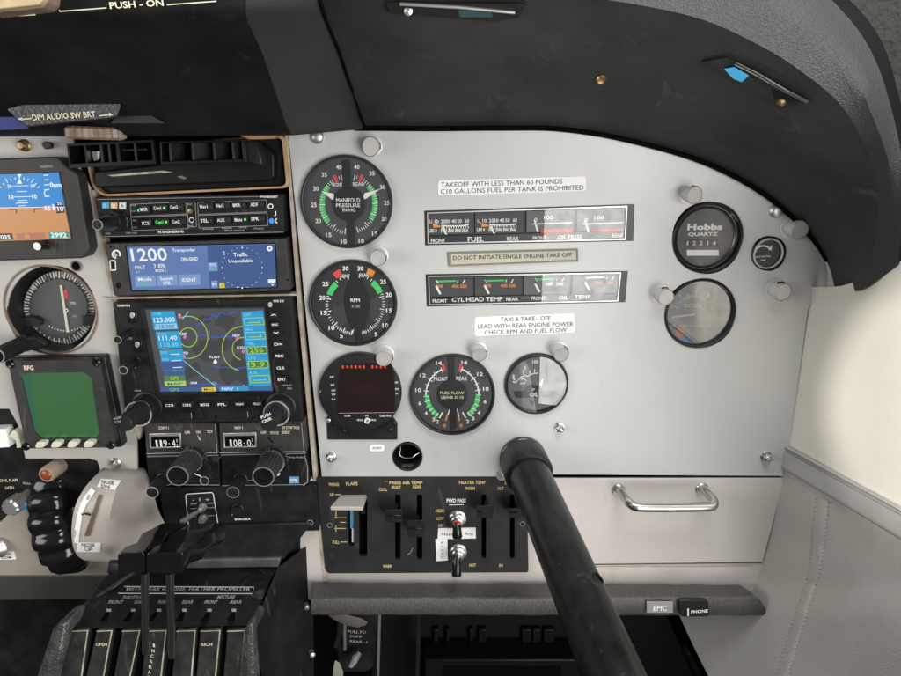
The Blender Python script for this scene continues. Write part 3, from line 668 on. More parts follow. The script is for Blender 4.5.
l.pl(A3, [(186,353),(458,350)], 2, Y, TGRY); l.arc(A3, (325,390), 7, 14, 0, 360, Y, TWHT); l.line(A3, (315,380), (335,400), 3, Y, TWHT); l.ctxt('A', A3, (102,245), 12, 16, Y+.0012, TWHT)
for x, y in [(138,386),(168,398),(210,436),(455,400),(436,432)]:
    s = t.part('screw'); s.lathe(A3.u(x,y,-.002), OUT, [(.0022,0),(.0022,.0015),(.0012,.002),(0,.002)], PEWT if x == 138 else BLKP, 12)
# --- oil pressure style small gauge
t = T('small_gauge', 'small round gauge lettered OIL with a white dial glare right of the fuel flow gauge', 'gauge')
c, R, Ri, bz = gauge_case(t, 537, 385, 32.2, 28.8, face=DIALR)
s = t.part('markings'); Y = -.0014
import itertools
for (x,y), (x2,y2) in [((552,215),(566,232)),((556,205),(568,240)),((575,228),(588,212)),((600,180),(604,208)),((628,205),(632,182)),((650,198),(652,176))]: s.line(A4, (x,y), (x2,y2), 3.5, Y, TWHT)
s.pl(A4, smooth2:=[(553,232),(566,238),(578,224),(590,212),(604,206),(620,208),(634,200),(650,196),(668,194)], 4.5, Y, TWHT)
for (x,y,s_) in [(556,208,'0'),(608,171,'5'),(655,143,'100')]: s.ctxt(s_, A4, (x,y), 9*len(s_), 16, Y, TWHT, bold=.02)
s.arc(A4, (600,236), 14, 17, -60, 70, Y, TWHT); s.ctxt('AMP', A4, (598,240), 26, 10, Y, TWHT)
s.poly(A4, [(556,276),(604,276),(612,256),(640,246),(672,252),(694,276),(770,272),(772,300),(566,306)], Y, DIAL)
s.ctxt('OIL', A4, (649,290), 38, 18, Y-.0003, TWHT, bold=.02); s.ctxt('OP', A4, (645,268), 14, 10, Y-.0003, TWHT)
n = t.part('needle'); n.prism(A4, [(686,222),(690,224),(683,254),(674,246)], -.0022, .0005, TWHT); n.prism(A4, [(706,150),(709,150),(712,236),(708,236)], -.0022, .0004, TBLK)
pane(t, c, Ri*1.03, -.0042, glass('clear_pane', refl=.035))
# --- recessed instruments at the right
def recess(t, hx, hy, hr, dx, dy, dr, Yd, face, asp=1.0):
    m = t.part('bezel', smooth=30); k = PXM(hx, hy, 0); c = U(hx, hy, 0); R = hr*k
    m.ring(c, OUT, [(R*1.0,-.004),(R*1.0,.0012),(R*.975,.0022),(R*.93,.0014),(R*.915,-Yd*.8),(R*.915,-Yd-.0012),(R*1.0,-Yd-.0012)], BEZ, 64)
    d = t.part('dial'); d.lathe(V((c.x,Yd,c.z)), OUT, [(R*.93,0),(0,.00001)], face, 56)
    return c, R
t = T('hour_meter', 'round black hour meter lettered QUARTZ at the right of the panel', 'hour meter')
c, R = recess(t, 707.5, 238, 35.4, 0, 0, 0, .006, DIALG)
s = t.part('silver_ring', smooth=30); k = PXM(705,238,.003); cc_ = U(705.2,237.5,.003); s.ring(cc_, OUT, [(30.6*k,-.002),(30.6*k,.001),(29.4*k,.0018),(28.6*k,.001),(28.6*k,-.002)], mat('dark_chrome', (.10,.10,.11), .3, .8), 56)
l = t.part('lettering'); Y = .0055
l.ctxt('Hobbs', A6, (243,214), 132, 21, Y, TWHT, -.01, .045); l.ctxt('QUARTZ', A6, (236,241), 112, 12, Y, TWHT, -.01, .04)
m = t.part('counter', bevel=.0002); m.prism(A6, box4(168,262,292,288), .0050, .0006, E_BLK); 
for i, ch in enumerate('12214'): m.ctxt(ch, A6, (178+i*25, 275), 5 if ch == '1' else 13, 15, .0047, TWHT)
m.prism(A6, box4(176,300,296,322), .005, .0006, WHT)
pane(t, c, R*.9, .003, glass('hour_meter_pane', refl=.06))
t = T('flow_meter_gauge', 'round pale dialled gauge with strong window glare below the hour meter', 'gauge')
c, R = recess(t, 700, 313.5, 35.8, 0, 0, 0, .006, mat('dial_silver_grey', (.20,.205,.205), .5, var=(40,.7,(.14,.145,.15))))
s = t.part('markings'); Y = .0055; cc = (205,540)
sides(s, A6, cc, [('5',120,510),('4',148,470),('3',182,478),('2',213,450),('1',256,470)], 62, 84, Y, 5, 15, 1, wnum=24, wd=3)
s.ctxt('SUCTION', A6, (198,509), 66, 15, Y, TWHT); s.ctxt('AIR - VAC INCHES HG', A6, (188,585), 150, 9, Y, TWHT)
s.prism(A6, box4(128,488,162,512), Y, .0004, BLUEL); s.poly(A6, ell((152,610), 18, 20), Y, ORG); s.poly(A6, [(140,634),(190,612),(200,640),(180,650)], Y, BLUEL)
n = t.part('needle'); n.prism(A6, [(118,550),(205,540),(206,546),(120,556)], .0045, .0006, TWHT)
pane(t, c, R*.9, .003, glass('flow_meter_pane', refl=.32))
t = T('clock_knob_gauge', 'small dark round dial with a white arc beside two post lights at far right', 'gauge')
m = t.part('bezel', smooth=30); k = PXM(768.5,253.5,0); c = U(768.5,253.5,0); Rr = 16.8*k
m.ring(c, OUT, [(Rr*1.02,-.004),(Rr*1.02,.0012),(Rr*.96,.0018),(Rr*.92,.001),(Rr*.92,-.004)], BEZ, 48)
m = t.part('ivory_ring', smooth=30); c2 = U(767.6,253.4,-.001); m.ring(c2, OUT, [(Rr*.91,-.004),(Rr*.91,.002),(Rr*.84,.003),(Rr*.80,.002),(Rr*.80,-.004)], mat('aged_ivory', (.55,.52,.43), .45), 48)
m = t.part('dial'); c3 = U(766.3,253.4,-.003); m.lathe(c3+V((0,.0035,0)), OUT, [(Rr*.81,0),(Rr*.81,.003),(Rr*.76,.0036),(0,.0036)], DIALG, 48)
l = t.part('markings'); Y = -.0036
l.arc(A6, (463,318), 30, 36, -62, 48, Y, TWHT); l.poly(A6, [(482,300),(496,280),(494,302)], Y, TWHT); l.line(A6, (433,300), (436,308), 5, Y, TWHT)
l.ctxt('HEAD NEUTRAL', A6, (462,325), 58, 6, Y, TWHT, -.05); l.ctxt('AMP', A6, (462,339), 20, 6, Y, TWHT)
# --- the two strip clusters
def cluster(name, label, q, strip_h, build):
    t = T(name, label, 'gauge cluster', 'strip gauge clusters')
    lx = lambda a, b, k: (a[0]+(b[0]-a[0])*k, a[1]+(b[1]-a[1])*k)
    def P(u, v):
        a = lx(q[0], q[1], u); b = lx(q[3], q[2], u); return lx(a, b, v)
    m = t.part('housing', bevel=.0003)
    oc = [P(.001,.002),P(.999,.002),P(.999,.998),P(.001,.998)]; ic = [P(.018,.07),P(.968,.05),P(.963,.955),P(.018,.945)]
    m.prism(A5, oc, .001, .008, BEZ, [ic])
    m = t.part('chrome_rim'); m.prism(A5, [P(.013,.055),P(.968,.04),P(.964,.97),P(.013,.96)], -.0006, .0018, MATS.get('satin_rim') or mat('satin_rim', (.52,.52,.50), .3, .5), [[P(.0185,.088),P(.9625,.074),P(.9585,.938),P(.0185,.928)]])
    m = t.part('back_plate'); m.prism(A5, [P(.01,.03),P(.97,.03),P(.97,.97),P(.01,.97)], .0045, .001, DIALG)
    cells = [(.022,.232),(.243,.475),(.487,.718),(.728,.952)]
    for i, (a, b) in enumerate(cells):
        d = t.part('dial', bevel=.0002); d.prism(A5, [P(a,.10),P(b,.10),P(b,.70),P(a,.70)], .0024, .0012, DIALR if i > 1 else DIALG); build(t, d, i)  # right pair lighter: window reflection put into the dial colour
    m = t.part('caption_strip', bevel=.0002); m.prism(A5, [P(.020,strip_h),P(.955,strip_h-.01),P(.953,.93),P(.021,.92)], .0014, .0012, BEZ)
    g = t.part('glass'); g.prism(A5, [P(.018,.09),P(.96,.075),P(.955,.93),P(.018,.92)], .0002, .0005, glass('cluster_pane_'+str(len(THINGS)), refl=.03))
    return t, m
def fuelcell(t, d, i):
    Y = .0021
    if i < 2:
        ox = [0,180][i]; oy = [0,-3][i]
        pl_ = [(88,225),(118,227),(140,229),(170,229),(200,228),(220,224)]
        d.pl(A5, [(x+ox,y+oy) for x, y in pl_[1:]], 5, Y, TWHT)
        d.poly(A5, [(84+ox,220+oy),(98+ox,222+oy),(120+ox,232+oy),(90+ox,236+oy)], Y-.0002, ORG)
        for j in range(12): x = 118+j*9; d.line(A5, (x+ox,229+oy), (x+ox+3,(238 if j%3 else 244)+oy), 2.6, Y, TWHT)
        for x, s_, wd in [(78,'U',10),(100,'10',16),(125,'20',18),(143,'30',18),(165,'40',18),(186,'50',16),(214,'60',16)]: d.ctxt(s_, A5, (x+ox,213+oy-(x-78)*.02), wd, 13, Y, TWHT)
        for x, s_, wd in [(86,'LBS 0',30),(127,'100',22),(153,'200',24),(180,'300',24),(206,'360',24)]: d.ctxt(s_, A5, (x+ox,247+oy), wd, 12, Y, TWHT, bold=.03)
        n = t.part('needle'); n.prism(A5, [(118+ox,234+oy),(126+ox,232+oy),(140+ox,262+oy),(132+ox,260+oy)], .0014, .0006, TWHT)
    else:
        ox = [470,660][i-2]
        d.ctxt('100', A5, (ox+50,198), 36, 14, Y, TWHT); d.ctxt('0', A5, (ox+2,206), 12, 14, Y, TWHT); d.line(A5, (ox-10,222), (ox+140,216), 4, Y, TWHT)
        d.poly(A5, [(ox+20,244),(ox+140,238),(ox+140,258),(ox+22,264)], Y, RED)
        n = t.part('needle'); n.prism(A5, [(ox-6,206),(ox,205),(ox+14,252),(ox+6,252)], .0014, .0006, TWHT)
q1 = [(53,172),(842,147),(838,285),(56,302)]
t, m = cluster('strip_gauge_cluster', 'upper strip of four gauges lettered FUEL', q1, .74, fuelcell)
l = t.part('lettering'); Y = .0011
for s_, p, wd, h in [('FRONT',(106,284),54,13),('FUEL',(247,279),60,17),('REAR',(386,277),44,15),('FRONT',(486,274),50,13),('OIL PRESS',(600,270),90,13),('REAR',(780,264),40,13)]: l.ctxt(s_, A5, p, wd, h, Y, TWHT, -.02, .02)
def chtcell(t, d, i):
    Y = .0021; ox = [0,182,372,560][i]; oy = [0,-2,-8,-14][i]; mt = TWHT if i == 2 else ORG
    d.poly(A5, [(100+ox,434+oy),(172+ox,432+oy),(172+ox,438+oy),(100+ox,441+oy)], Y, GRN if i < 3 else TWHT)
    d.line(A5, (98+ox,433+oy), (106+ox,444+oy), 3.5, Y, TWHT); d.line(A5, (206+ox,431+oy), (198+ox,445+oy), 3.5, Y, TWHT); d.line(A5, (180+ox,432+oy), (178+ox,442+oy), 3, Y, TWHT)
    for x, s_, wd in [(110,'200',26),(170,'400',26),(201,'500',26)] if i < 2 else [(150,'100',26),(190,'240',26)]: d.ctxt(s_, A5, (x+ox,455+oy), wd, 12, Y, mt, bold=.02)
    n = t.part('needle'); n.prism(A5, [(94+ox,455+oy),(102+ox,453+oy),(118+ox,484+oy),(110+ox,486+oy)], .0014, .0006, TWHT)
q2 = [(58,410),(818,398),(808,515),(62,532)]
t, m = cluster('strip_gauge_cluster', 'lower strip of four gauges lettered CYL HEAD TEMP', q2, .72, chtcell)
l = t.part('lettering')
for s_, p, wd, h in [('FRONT',(112,510),54,12),('CYL HEAD TEMP',(252,504),190,16),('REAR',(384,503),46,12),('FRONT',(482,500),54,13),('OIL',(576,498),34,13),('TEMP',(648,495),60,13)]: l.ctxt(s_, A5, p, wd, h, Y, TWHT, -.015, .02)
l.disc(A5, (752,492), 27, Y, DARK, .4); l.ctxt('OPT', A5, (752,492), 34, 9, Y-.0002, TGRY)
# --- placards
t = T('placard', 'white two line placard about fuel pounds above the fuel gauges', 'placard', 'warning placards'); m = t.part('plate')
m.prism(A5, rnd([(105,58),(660,42),(662,97),(105,115)], 12), -.0008, .0008, WHT)
l = t.part('lettering'); l.txt('TAKEOFF WITH LESS THAN 60 POUNDS', A5, (117,84), (572,70), 17, -.001, TBLK, .0); l.txt('C10 GALLONS FUEL PER TANK IS PROHIBITED', A5, (115,109), (652,93), 17, -.001, TBLK, 0)
t = T('placard', 'beige framed placard about single engine take off between the gauge strips', 'placard', 'warning placards')
m = t.part('frame', bevel=.0003); fo = [(141,328),(631,315),(632,362),(145,381)]; fi = [(153,334),(625,321),(626,357),(155,375)]
m.prism(A5, fo, -.0022, .0022, mat('olive_grey_frame', (.20,.19,.15), .5), [fi])
m = t.part('plate'); m.prism(A5, [(150,331),(628,318),(629,360),(152,378)], -.0012, .001, BEIGE)
l = t.part('lettering'); l.txt('DO NOT INITIATE SINGLE ENGINE TAKE OFF', A5, (162,357), (608,344), 15, -.0014, TBLK, .01); l.txt('1234005-21', A5, (535,361), (607,358), 7, -.0014, TGRY, 0)
t = T('placard', 'white three line placard about taxi and rear engine power below the gauge strips', 'placard', 'warning placards'); m = t.part('plate')
m.prism(A5, rnd([(243,571),(618,556),(621,629),(243,643)], 12), -.0008, .0008, WHT)
l = t.part('lettering')
for s_, p, q_ in [('TAXI & TAKE - OFF',(340,588),(527,582)),('LEAD WITH REAR ENGINE POWER',(255,614),(613,605)),('CHECK RPM AND FUEL FLOW',(280,637),(588,627))]: l.txt(s_, A5, p, q_, 16, -.001, TBLK, 0)
# --- post lights
def post(px, py, r, label, rot):
    t = T('post_light', label, 'post light', 'post lights on the grey panel')
    Yc = -.014; c = U(px, py, Yc); k = PXM(px, py, Yc)*r; b = V((c.x, 0, c.z))
    m = t.part('barrel', smooth=25); m.lathe(b, OUT, [(k*1.12,0),(k*1.12,.0012),(k*.88,.0015),(k*.88,.009)], LAMPW, 24)
    s = t.part('hood', smooth=25); n = 24; f_, g_ = [], []
    for i in range(n):
        a = 2*math.pi*i/n; e = V((math.cos(a), 0, math.sin(a))); rr = k*(1.0+.22*max(0, math.cos(a-rot))**3)
        ct = .5+.5*math.cos(a-rot)
        f_.append(b+e*rr*.93+V((0,-.0185+.0075*ct,0))); g_.append(b+e*rr+V((0,-.0075,0)))
    dv = V((math.cos(rot+2.0), 0, math.sin(rot+2.0))); tv = V((-dv.z, 0, dv.x)); o_ = t.part('lamp_opening'); pc = b+dv*k*1.0+V((0,-.0105,0))
    o_.hull([pc+tv*sx_*k*.38+V((0,sy_*.0016,0))+dv*.0003 for sx_, sy_ in ((-1,-1),(1,-1),(.7,1),(-.7,1))], [pc+tv*sx_*k*.38+V((0,sy_*.0016,0))-dv*k*.3 for sx_, sy_ in ((-1,-1),(1,-1),(.7,1),(-.7,1))], DARK)
    s.hull(f_, g_, LAMPW); s.add([p+V((0,.0006,0))+(p-b)*.06 for p in f_]+g_, [(i,(i+1)%n,(i+1)%n+n,i+n) for i in range(n)], LAMPW)
for px, py, r, rot, lb in [(371,146,9,-2.0,'silver post light above the manifold pressure gauge'),(378,257.5,8.2,-2.2,'silver post light above the RPM gauge'),(384,358,8.4,-2,'silver post light overlapping the top of the red screened monitor'),
    (479.5,354,7.6,-2,'silver post light at the upper right of the fuel flow gauge'),(561,354,8,-1.2,'silver post light at the upper right of the OIL gauge'),(694,195,8.6,-.6,'silver post light above the hour meter'),
    (665.5,297,8.6,-.4,'silver post light left of the pale gauge under the hour meter'),(799,230,9.8,-.2,'silver post light at the curved right edge of the panel'),(782.5,292,9.2,-.3,'silver post light below the small white arc dial')]:
    post(px, py, r, lb, rot)
t = T('empty_socket', 'round black empty socket hole in the panel below the red screened monitor', 'socket')
m = t.part('ring', smooth=30); k = PXM(407.5,456.4,0); c = U(407.5,456.4,0); Rr = 15.2*k
m.ring(c, OUT, [(Rr*1.0,-.02),(Rr*1.0,.0008),(Rr*.94,.0012),(Rr*.90,.0004),(Rr*.86,-.02)], BLKP, 48)
m = t.part('cup'); m.lathe(c+V((0,.02,0)), OUT, [(Rr,-.002),(Rr,0)], DARK, 40)
m = t.part('chrome_lip'); pts = [A3.u(520+42*math.sin(a), 545+26*-math.cos(a), .006) for a in [math.radians(100+i*10) for i in range(17)]]; m.tube([A3.u(486,510,.006)]+list(reversed(pts))[1:-1]+[A3.u(578,545,.006)], .0006, STEEL, 8)
m = t.part('sill'); m.prism(A3, [(478,606),(566,606),(548,626),(496,626)], .004, .004, mat('dull_grey_metal', (.10,.10,.10), .5, .4))
# --- control column
t = T('control_column', 'thick black control column tube crossing the lower panel', 'control column')
P0 = U(522.5, 458, 0); P1 = U(619.5, 690, -.262); ax = (P1-P0).normalized(); r0 = .0203
m = t.part('tube', smooth=50)
m.tube([P0+ax*(-.02)]+[P0+ax*(.004+.034*i) for i in range(14)], r0, TUBE, 40)
m = t.part('collar', smooth=40); m.ring(P0, ax, [(r0+.0002,.0),(r0+.0035,.0),(r0+.0038,.012),(r0+.0038,.028),(r0+.003,.0298),(r0+.0002,.030)], BEZ, 56)
m = t.part('panel_bushing', smooth=40); m.lathe(P0+V((0,.002,0)), OUT, [(.0238,0),(.0238,.007),(.0205,.010)], BLKG, 48)
m = t.part('rivet_hole')
r_ = ray(598.5, 577.5); w0 = CAMP-P0; dp = r_-ax*r_.dot(ax); wp = w0-ax*w0.dot(ax)
qa, qb, qc = dp.dot(dp), 2*dp.dot(wp), wp.dot(wp)-r0*r0; dd = qb*qb-4*qa*qc
hp = CAMP+r_*((-qb-math.sqrt(max(dd, 0)))/(2*qa)); nrm = (hp-P0); nrm = (nrm-ax*nrm.dot(ax)).normalized()
m.ring(hp-nrm*.003, nrm, [(.0052,0),(.0052,.0034),(.0044,.0034),(.0044,0)], BLKP, 28); m.lathe(hp-nrm*.003, nrm, [(.0046,0),(.0046,.0031),(0,.0031)], DARK, 24)
m = t.part('end_washer'); m.lathe(P0+V((-.021,.001,-.018)), OUT, [(.006,0),(.006,.003),(.0025,.003),(0,.0032)], STEEL, 20)
# ================================================================== radio stack
t = T('avionics_rack', 'dark rack wall with worn tan edge trim holding the radio stack', 'rack')
m = t.part('rack_plate'); m.prism(ID, [(60,128),(290,126),(292,150),(323,540),(316,585),(150,585),(88,190)], .012, .004, DARK)
m = t.part('edge_trim', bevel=.0003); m.prism(ID, [(90.5,190),(95,190),(118,300),(142,430),(139,440),(134,432),(113,300)], -.001, .008, EDGEW)
m.prism(ID, [(93.2,197),(95.2,197),(117.5,300),(141,430),(139.5,430),(116,300)], -.0016, .004, COPPER)
m = t.part('right_edge_trim'); m.prism(ID, [(285,135),(288,135),(301,300),(327,582),(323,582),(297,300)], .0005, .008, EDGEW)
m = t.part('shelf_edge'); m.prism(ID, [(104,297.5),(297,293.8),(297,295.6),(104,299.4)], -.004, .012, EDGEW)
m = t.part('lower_cheek', bevel=.0006); m.prism(ID, [(300,478),(318,480),(324,584),(313,600),(300,600)], .001, .01, CREAM)
# --- air vents and their surround
t = T('vent_surround', 'black recessed surround with a tan lip around the two air vents', 'vent surround')
m = t.part('tan_lip', bevel=.0008); m.prism(ID, rnd([(84,150),(284,134),(289.5,188),(103,197),(92,188)], 7), -.004, .012, COPPER, [rnd([(86,152.5),(281.5,137.5),(286.3,186),(103.5,194.3),(93.5,186.5)], 6)])
m = t.part('recess_pan', bevel=.001); m.prism(ID, rnd([(87,150),(281,137),(285,186),(103,194),(94,186)], 6), .003, .004, VENTB)
m = t.part('black_moulding', smooth=50, bevel=.0015); m.prism(VZ, rnd([(-340,430),(560,330),(640,250),(720,300),(745,330),(748,470),(700,490),(-330,530)], 30), -.012, .018, VENTB)
m = t.part('worn_edge'); m.prism(L3, [(70,180),(160,171),(290,162),(330,168),(250,174),(90,185)], -.0125, .0008, OLIVE); m.prism(VZ, [(160,460),(190,455),(222,468),(205,478)], -.0125, .0008, BRONZE)
m = t.part('plywood_edge'); m.prism(VZ, [(530,212),(640,200),(780,205),(740,232),(600,238)], -.02, .012, COPPER)
def vent(label, q, cells, vn, deep):
    t = T('air_vent', label, 'air vent', 'air vents above the radios')
    m = t.part('frame', bevel=.0006); f0 = q; cx = sum(p[0] for p in q)/4; cy = sum(p[1] for p in q)/4
    hol = []
    for a, b in cells:
        lx = lambda u, v: tuple((V(q[0]).lerp(V(q[1]),u)).lerp(V(q[3]).lerp(V(q[2]),u), v))
        hol.append([lx(a,.10), lx(b,.10), lx(b,.84), lx(a,.84)])
    m.prism(L1, f0, -.035, .024, VENTB, hol, side=None)
    k = t.part('back'); k.prism(L1, [lx(.01,.03),lx(.99,.03),lx(.99,.97),lx(.01,.97)], -.008, .001, DARK)
    for u, wd, tw in vn:
        v = t.part('vane', bevel=.0003)
        a0, a1 = U(*L1(*lx(u,.10)), -.0345), U(*L1(*lx(u,.84)), -.0345); b0, b1 = U(*L1(*lx(u+tw,.12)), -.016), U(*L1(*lx(u+tw,.84)), -.016)
        d = V((.0009,0,0)); v.hull([a0-d,a1-d,b1-d,b0-d], [a0+d,a1+d,b1+d,b0+d], VISORF)
    return t, lx
t, lx = vent('left air vent with thin vanes overlapping the horizon display corner', [(200,432),(460,420),(468,492),(208,505)], [(.02,.20),(.22,.56),(.60,.97)], [(.39,.1,.05),(.48,.1,.03),(.78,.1,.02)], 0)
w_ = t.part('wheel'); w_.prism(L1, [(275,455),(300,455),(298,478),(282,484)], -.028, .006, PEWT); w_.prism(L1, [(370,448),(440,446),(440,452),(370,454)], -.028, .004, BLKP)
t, lx = vent('right air vent with wide tilted vanes over the audio unit', [(478,424),(735,418),(742,488),(482,496)], [(.02,.97)], [(.12,.1,.16),(.38,.1,.26),(.63,.1,.17),(.85,.1,.13),(.97,.1,.05)], 0)
e_ = t.part('end_block', bevel=.0012); e_.prism(L1, [(735,418),(770,432),(785,470),(788,498),(742,488)], -.028, .02, BLKP)
# --- helpers for units
def unit(name, label, cat, q, Y, deep, mt=BLK, r=2.0, grp=None):
    t = T(name, label, cat, grp); m = t.part('body', bevel=.0007); m.prism(ID, rnd(q, r), Y, deep, mt); return t
def lerpq(q, u, v): return tuple((V(q[0]).lerp(V(q[1]),u)).lerp(V(q[3]).lerp(V(q[2]),u), v))
def knob(t, name, f, base, r, Y0, ln, mt=BLKP, ribs=0, tipmat=None, parent=None, mark=None, smooth=25, n=0):
    p = f(*base); k = PXM(*p, Y0)*r; c = U(*p, Y0)
    m = t.part(name, parent, smooth=smooth)
    md = (lambda a, h: 1+.03*math.cos(a*ribs)) if ribs else None
    m.lathe(c, OUT, [(k*1.12,0),(k*1.12,.0015),(k,.002),(k,ln-.001),(k*.93,ln)], mt, n or (ribs*4 if ribs else 32), md)
    m.lathe(c+OUT*ln, OUT, [(k*.93,0),(k*.88,.0003),(0,.0003)], tipmat or mt, 32)
    if mark: m.ring(c+OUT*ln, OUT, [(k*.95,-.0004),(k*.95,.0005),(k*.86,.0005),(k*.86,-.0004)], mark, 32)
    return m, c, k
def button(t, f, c, w_, h_, Y, s_, mt=BLKP, tm=TWHT, led=None, nm='push_button', th=.0022, skew=-.03, th_h=None):
    b = t.part(nm, bevel=.0004); x, y = c; dx, dy = w_/2, h_/2
    b.prism(f, rnd([(x-dx,y-dy-skew*-dx),(x+dx,y-dy+skew*dx),(x+dx,y+dy+skew*dx),(x-dx,y+dy-skew*-dx)], min(w_,h_)*.15), Y-th, th, mt)
    if s_: b.ctxt(s_, f, (x-(w_*.13 if led is not None else 0),y), w_*(.52 if led is not None else .7), th_h or h_*.42, Y-th-.0002, tm, skew, .015)
    if led: b.disc(f, (x+w_*.32,y-1), h_*.17, Y-th-.0003, led, 1, 12)
    return b
# --- audio panel
Y = -.010
t = unit('audio_panel', 'black audio selector unit with two rows of small buttons', 'radio', [L3(22,266),L3(765,255),L3(772,412),L3(48,430)], Y, .02, BLK)
m = t.part('face_lines')
m.pl(L3, [(28,276),(738,264)], 1.5, Y-.0002, TGRY); m.pl(L3, [(52,424),(768,406)], 1.5, Y-.0002, TGRY)
for q_ in ([(160,296),(380,286),(384,334),(163,344)],[(163,348),(386,338),(390,392),(168,400)],[(428,288),(700,278),(704,326),(430,336)],[(430,340),(704,330),(708,380),(434,390)],[(386,288),(418,286),(424,384),(390,388)]): m.frame(L3, q_, 1.6, Y-.0002, TGRY)
m.ctxt('PMA8000BT', L3, (712,266), 70, 8, Y-.0003, TWHT)
m.ctxt('PS ENGINEERING', L3, (322,405), 100, 9, Y-.0003, TWHT, -.03, .03)
for x,y,s_,w_ in [(172,300,'HI',16),(174,322,'LO',16),(178,360,'IN',14),(180,388,'OUT',18),(72,412,'VOL',22),(165,410,'CREW / PASS',44),(396,296,'SPLIT',24),(402,382,'EMG',20),(470,394,'SWAP',44),(545,390,'RADIO',40),(608,388,'MUTE',30),(575,400,'SPLIT MODE',80),(672,392,'MUSIC',40)]: m.ctxt(s_, L3, (x,y), w_, 6, Y-.0003, TGRY)
m.ctxt('J', L3, (736,330), 10, 14, Y-.0003, TWHT)
m.arc(L3, (718,304), 7, 11, 0, 360, Y-.0003, TWHT); m.arc(L3, (404,358), 8, 11, 0, 360, Y-.0003, TWHT); m.arc(L3, (745,361), 6, 10, 180, 350, Y-.0003, TWHT)
m.disc(L3, (722,362), 10, Y-.0003, E_BTH, 1.1, 14)
for x, mt in ((60,'blue'),(94,'amber'),(128,'pale')):
    b = t.part('marker_lamp', bevel=.0003); cm = {'blue':(.22,.30,.55),'amber':(.66,.40,.16),'pale':(.66,.66,.60)}[mt]
    b.prism(L3, box4(x-13,289,x+13,313), Y-.002, .002, MATS.get('lamp_'+mt) or mat('lamp_'+mt, cm, .35)); b.ctxt({'blue':'O','amber':'M','pale':'A'}[mt], L3, (x,301), 12, 12, Y-.0023, TBLK if mt == 'pale' else TWHT)
for x,y,s_,l_ in [(215,316,'MKR',None),(276,311,'Com1',E_LED),(342,307,'Com2',DIAL),(222,371,'ICS',None),(284,367,'Com1',E_LED),(350,365,'Com2',DIAL),(460,305,'Nav1',DIAL),(525,301,'Nav2',DIAL),(591,299,'MKR',DIAL),(661,297,'ADF',DIAL),(463,361,'TEL',DIAL),(529,359,'AUX',DIAL),(598,357,'Mute',E_LED),(664,354,'SPR',DIAL)]:
    button(t, L3, (x,y), 58 if l_ is not None else 42, 30, Y, s_, tm=E_LED if (s_ == 'Com1' and y > 340) else TWHT, led=l_)
b = t.part('lamp'); b.disc(L3, (194,320), 6, Y-.0006, E_LED, 1, 12); b = t.part('brass_jack'); b.lathe(L3.u(400,322,Y), OUT, [(.0022,0),(.0022,.0015),(0,.0018)], BRASS, 14)
knob(t, 'volume_knob', L3, (112,362), 9.6, Y, .018, BLKP, 14); knob(t, 'inner_knob', L3, (100,362), 5.2, Y-.017, .030, BLKP, 0, mark=TGRY)
# --- transponder
Y = -.012; q = [L3(63,452),L3(777,431),L3(797,640),L3(95,660)]
t = unit('transponder', 'grey framed transponder with wide blue screen reading 1200', 'transponder', q, Y, .022, CHGRY, 2)
s = t.part('screen', bevel=.0003); sq = [L3(140,461),L3(738,449),L3(747,628),L3(163,642)]
s.prism(ID, sq, Y-.0008, .0008, BLKG); sq2 = [L3(146,465),L3(734,453),L3(742,624),L3(168,637)]; s.poly(ID, sq2, Y-.001, E_BLU)
s.poly(L3, [(466,462),(734,455),(742,624),(476,628)], Y-.0011, E_BLD)
Ys = Y-.0013
s.ctxt('1200', L3, (238,496), 142, 48, Ys, E_WHT, -.03); s.ctxt('Transponder', L3, (374,477), 92, 12, Ys, E_WHT, -.03); s.ctxt('ON-GND', L3, (396,513), 66, 13, Ys, E_WHT, -.03, .02)
s.ctxt('PALT', L3, (200,546), 40, 13, Ys, E_WHT, -.03); s.ctxt('2187ft', L3, (278,541), 46, 16, Ys, E_WHT, -.03); s.ctxt('IDT', L3, (192,565), 18, 8, Ys, E_CYL); s.ctxt('MODE C', L3, (283,559), 44, 10, Ys, E_WHT, -.03)
for x0,x1,y,a,b_,tm in [(178,260,602,'Mode','ALT',E_GRN),(266,346,599,'Squawk','VFR',E_WHT),(352,438,597,'IDENT','',E_WHT)]:
    s.poly(L3, [(x0,y-21),(x1,y-24),(x1+3,y+18),(x0+3,y+22)], Ys+.0001, E_BTN)
    s.ctxt(a, L3, ((x0+x1)/2,y-9 if b_ else y-1), (x1-x0)*.66, 13, Ys, E_WHT, -.03)
    if b_: s.ctxt(b_, L3, ((x0+x1)/2,y+10), (x1-x0)*.4, 14, Ys, tm, -.03)
s.poly(L3, [(470,528),(506,526),(508,560),(472,562)], Ys+.0001, E_BTN); s.ctxt('TFC', L3, (489,536), 28, 9, Ys, E_WHT); s.ctxt('ALT', L3, (490,551), 28, 10, Ys, E_GRN)
s.poly(L3, [(482,600),(506,598),(508,626),(484,628)], Ys, E_BTN); s.ctxt('IN', L3, (495,613), 18, 10, Ys-.0002, E_WHT); s.poly(L3, [(514,608),(534,607),(536,627),(516,628)], Ys, E_YEL); s.ctxt('X', L3, (525,618), 8, 10, Ys-.0002, TBLK)
for a in range(0, 360, 15):
    q_ = math.radians(a); s.disc(L3, (605+80*math.sin(q_), 548-80*math.cos(q_)), 3.2 if a%90 == 0 else 1.6, Ys, E_WHT, 1, 8)
s.ctxt('Traffic', L3, (599,495), 56, 15, Ys, E_WHT, -.03); s.ctxt('Unavailable', L3, (600,520), 98, 13, Ys, E_WHT, -.03); s.ctxt('2', L3, (533,489), 9, 14, Ys, E_WHT)
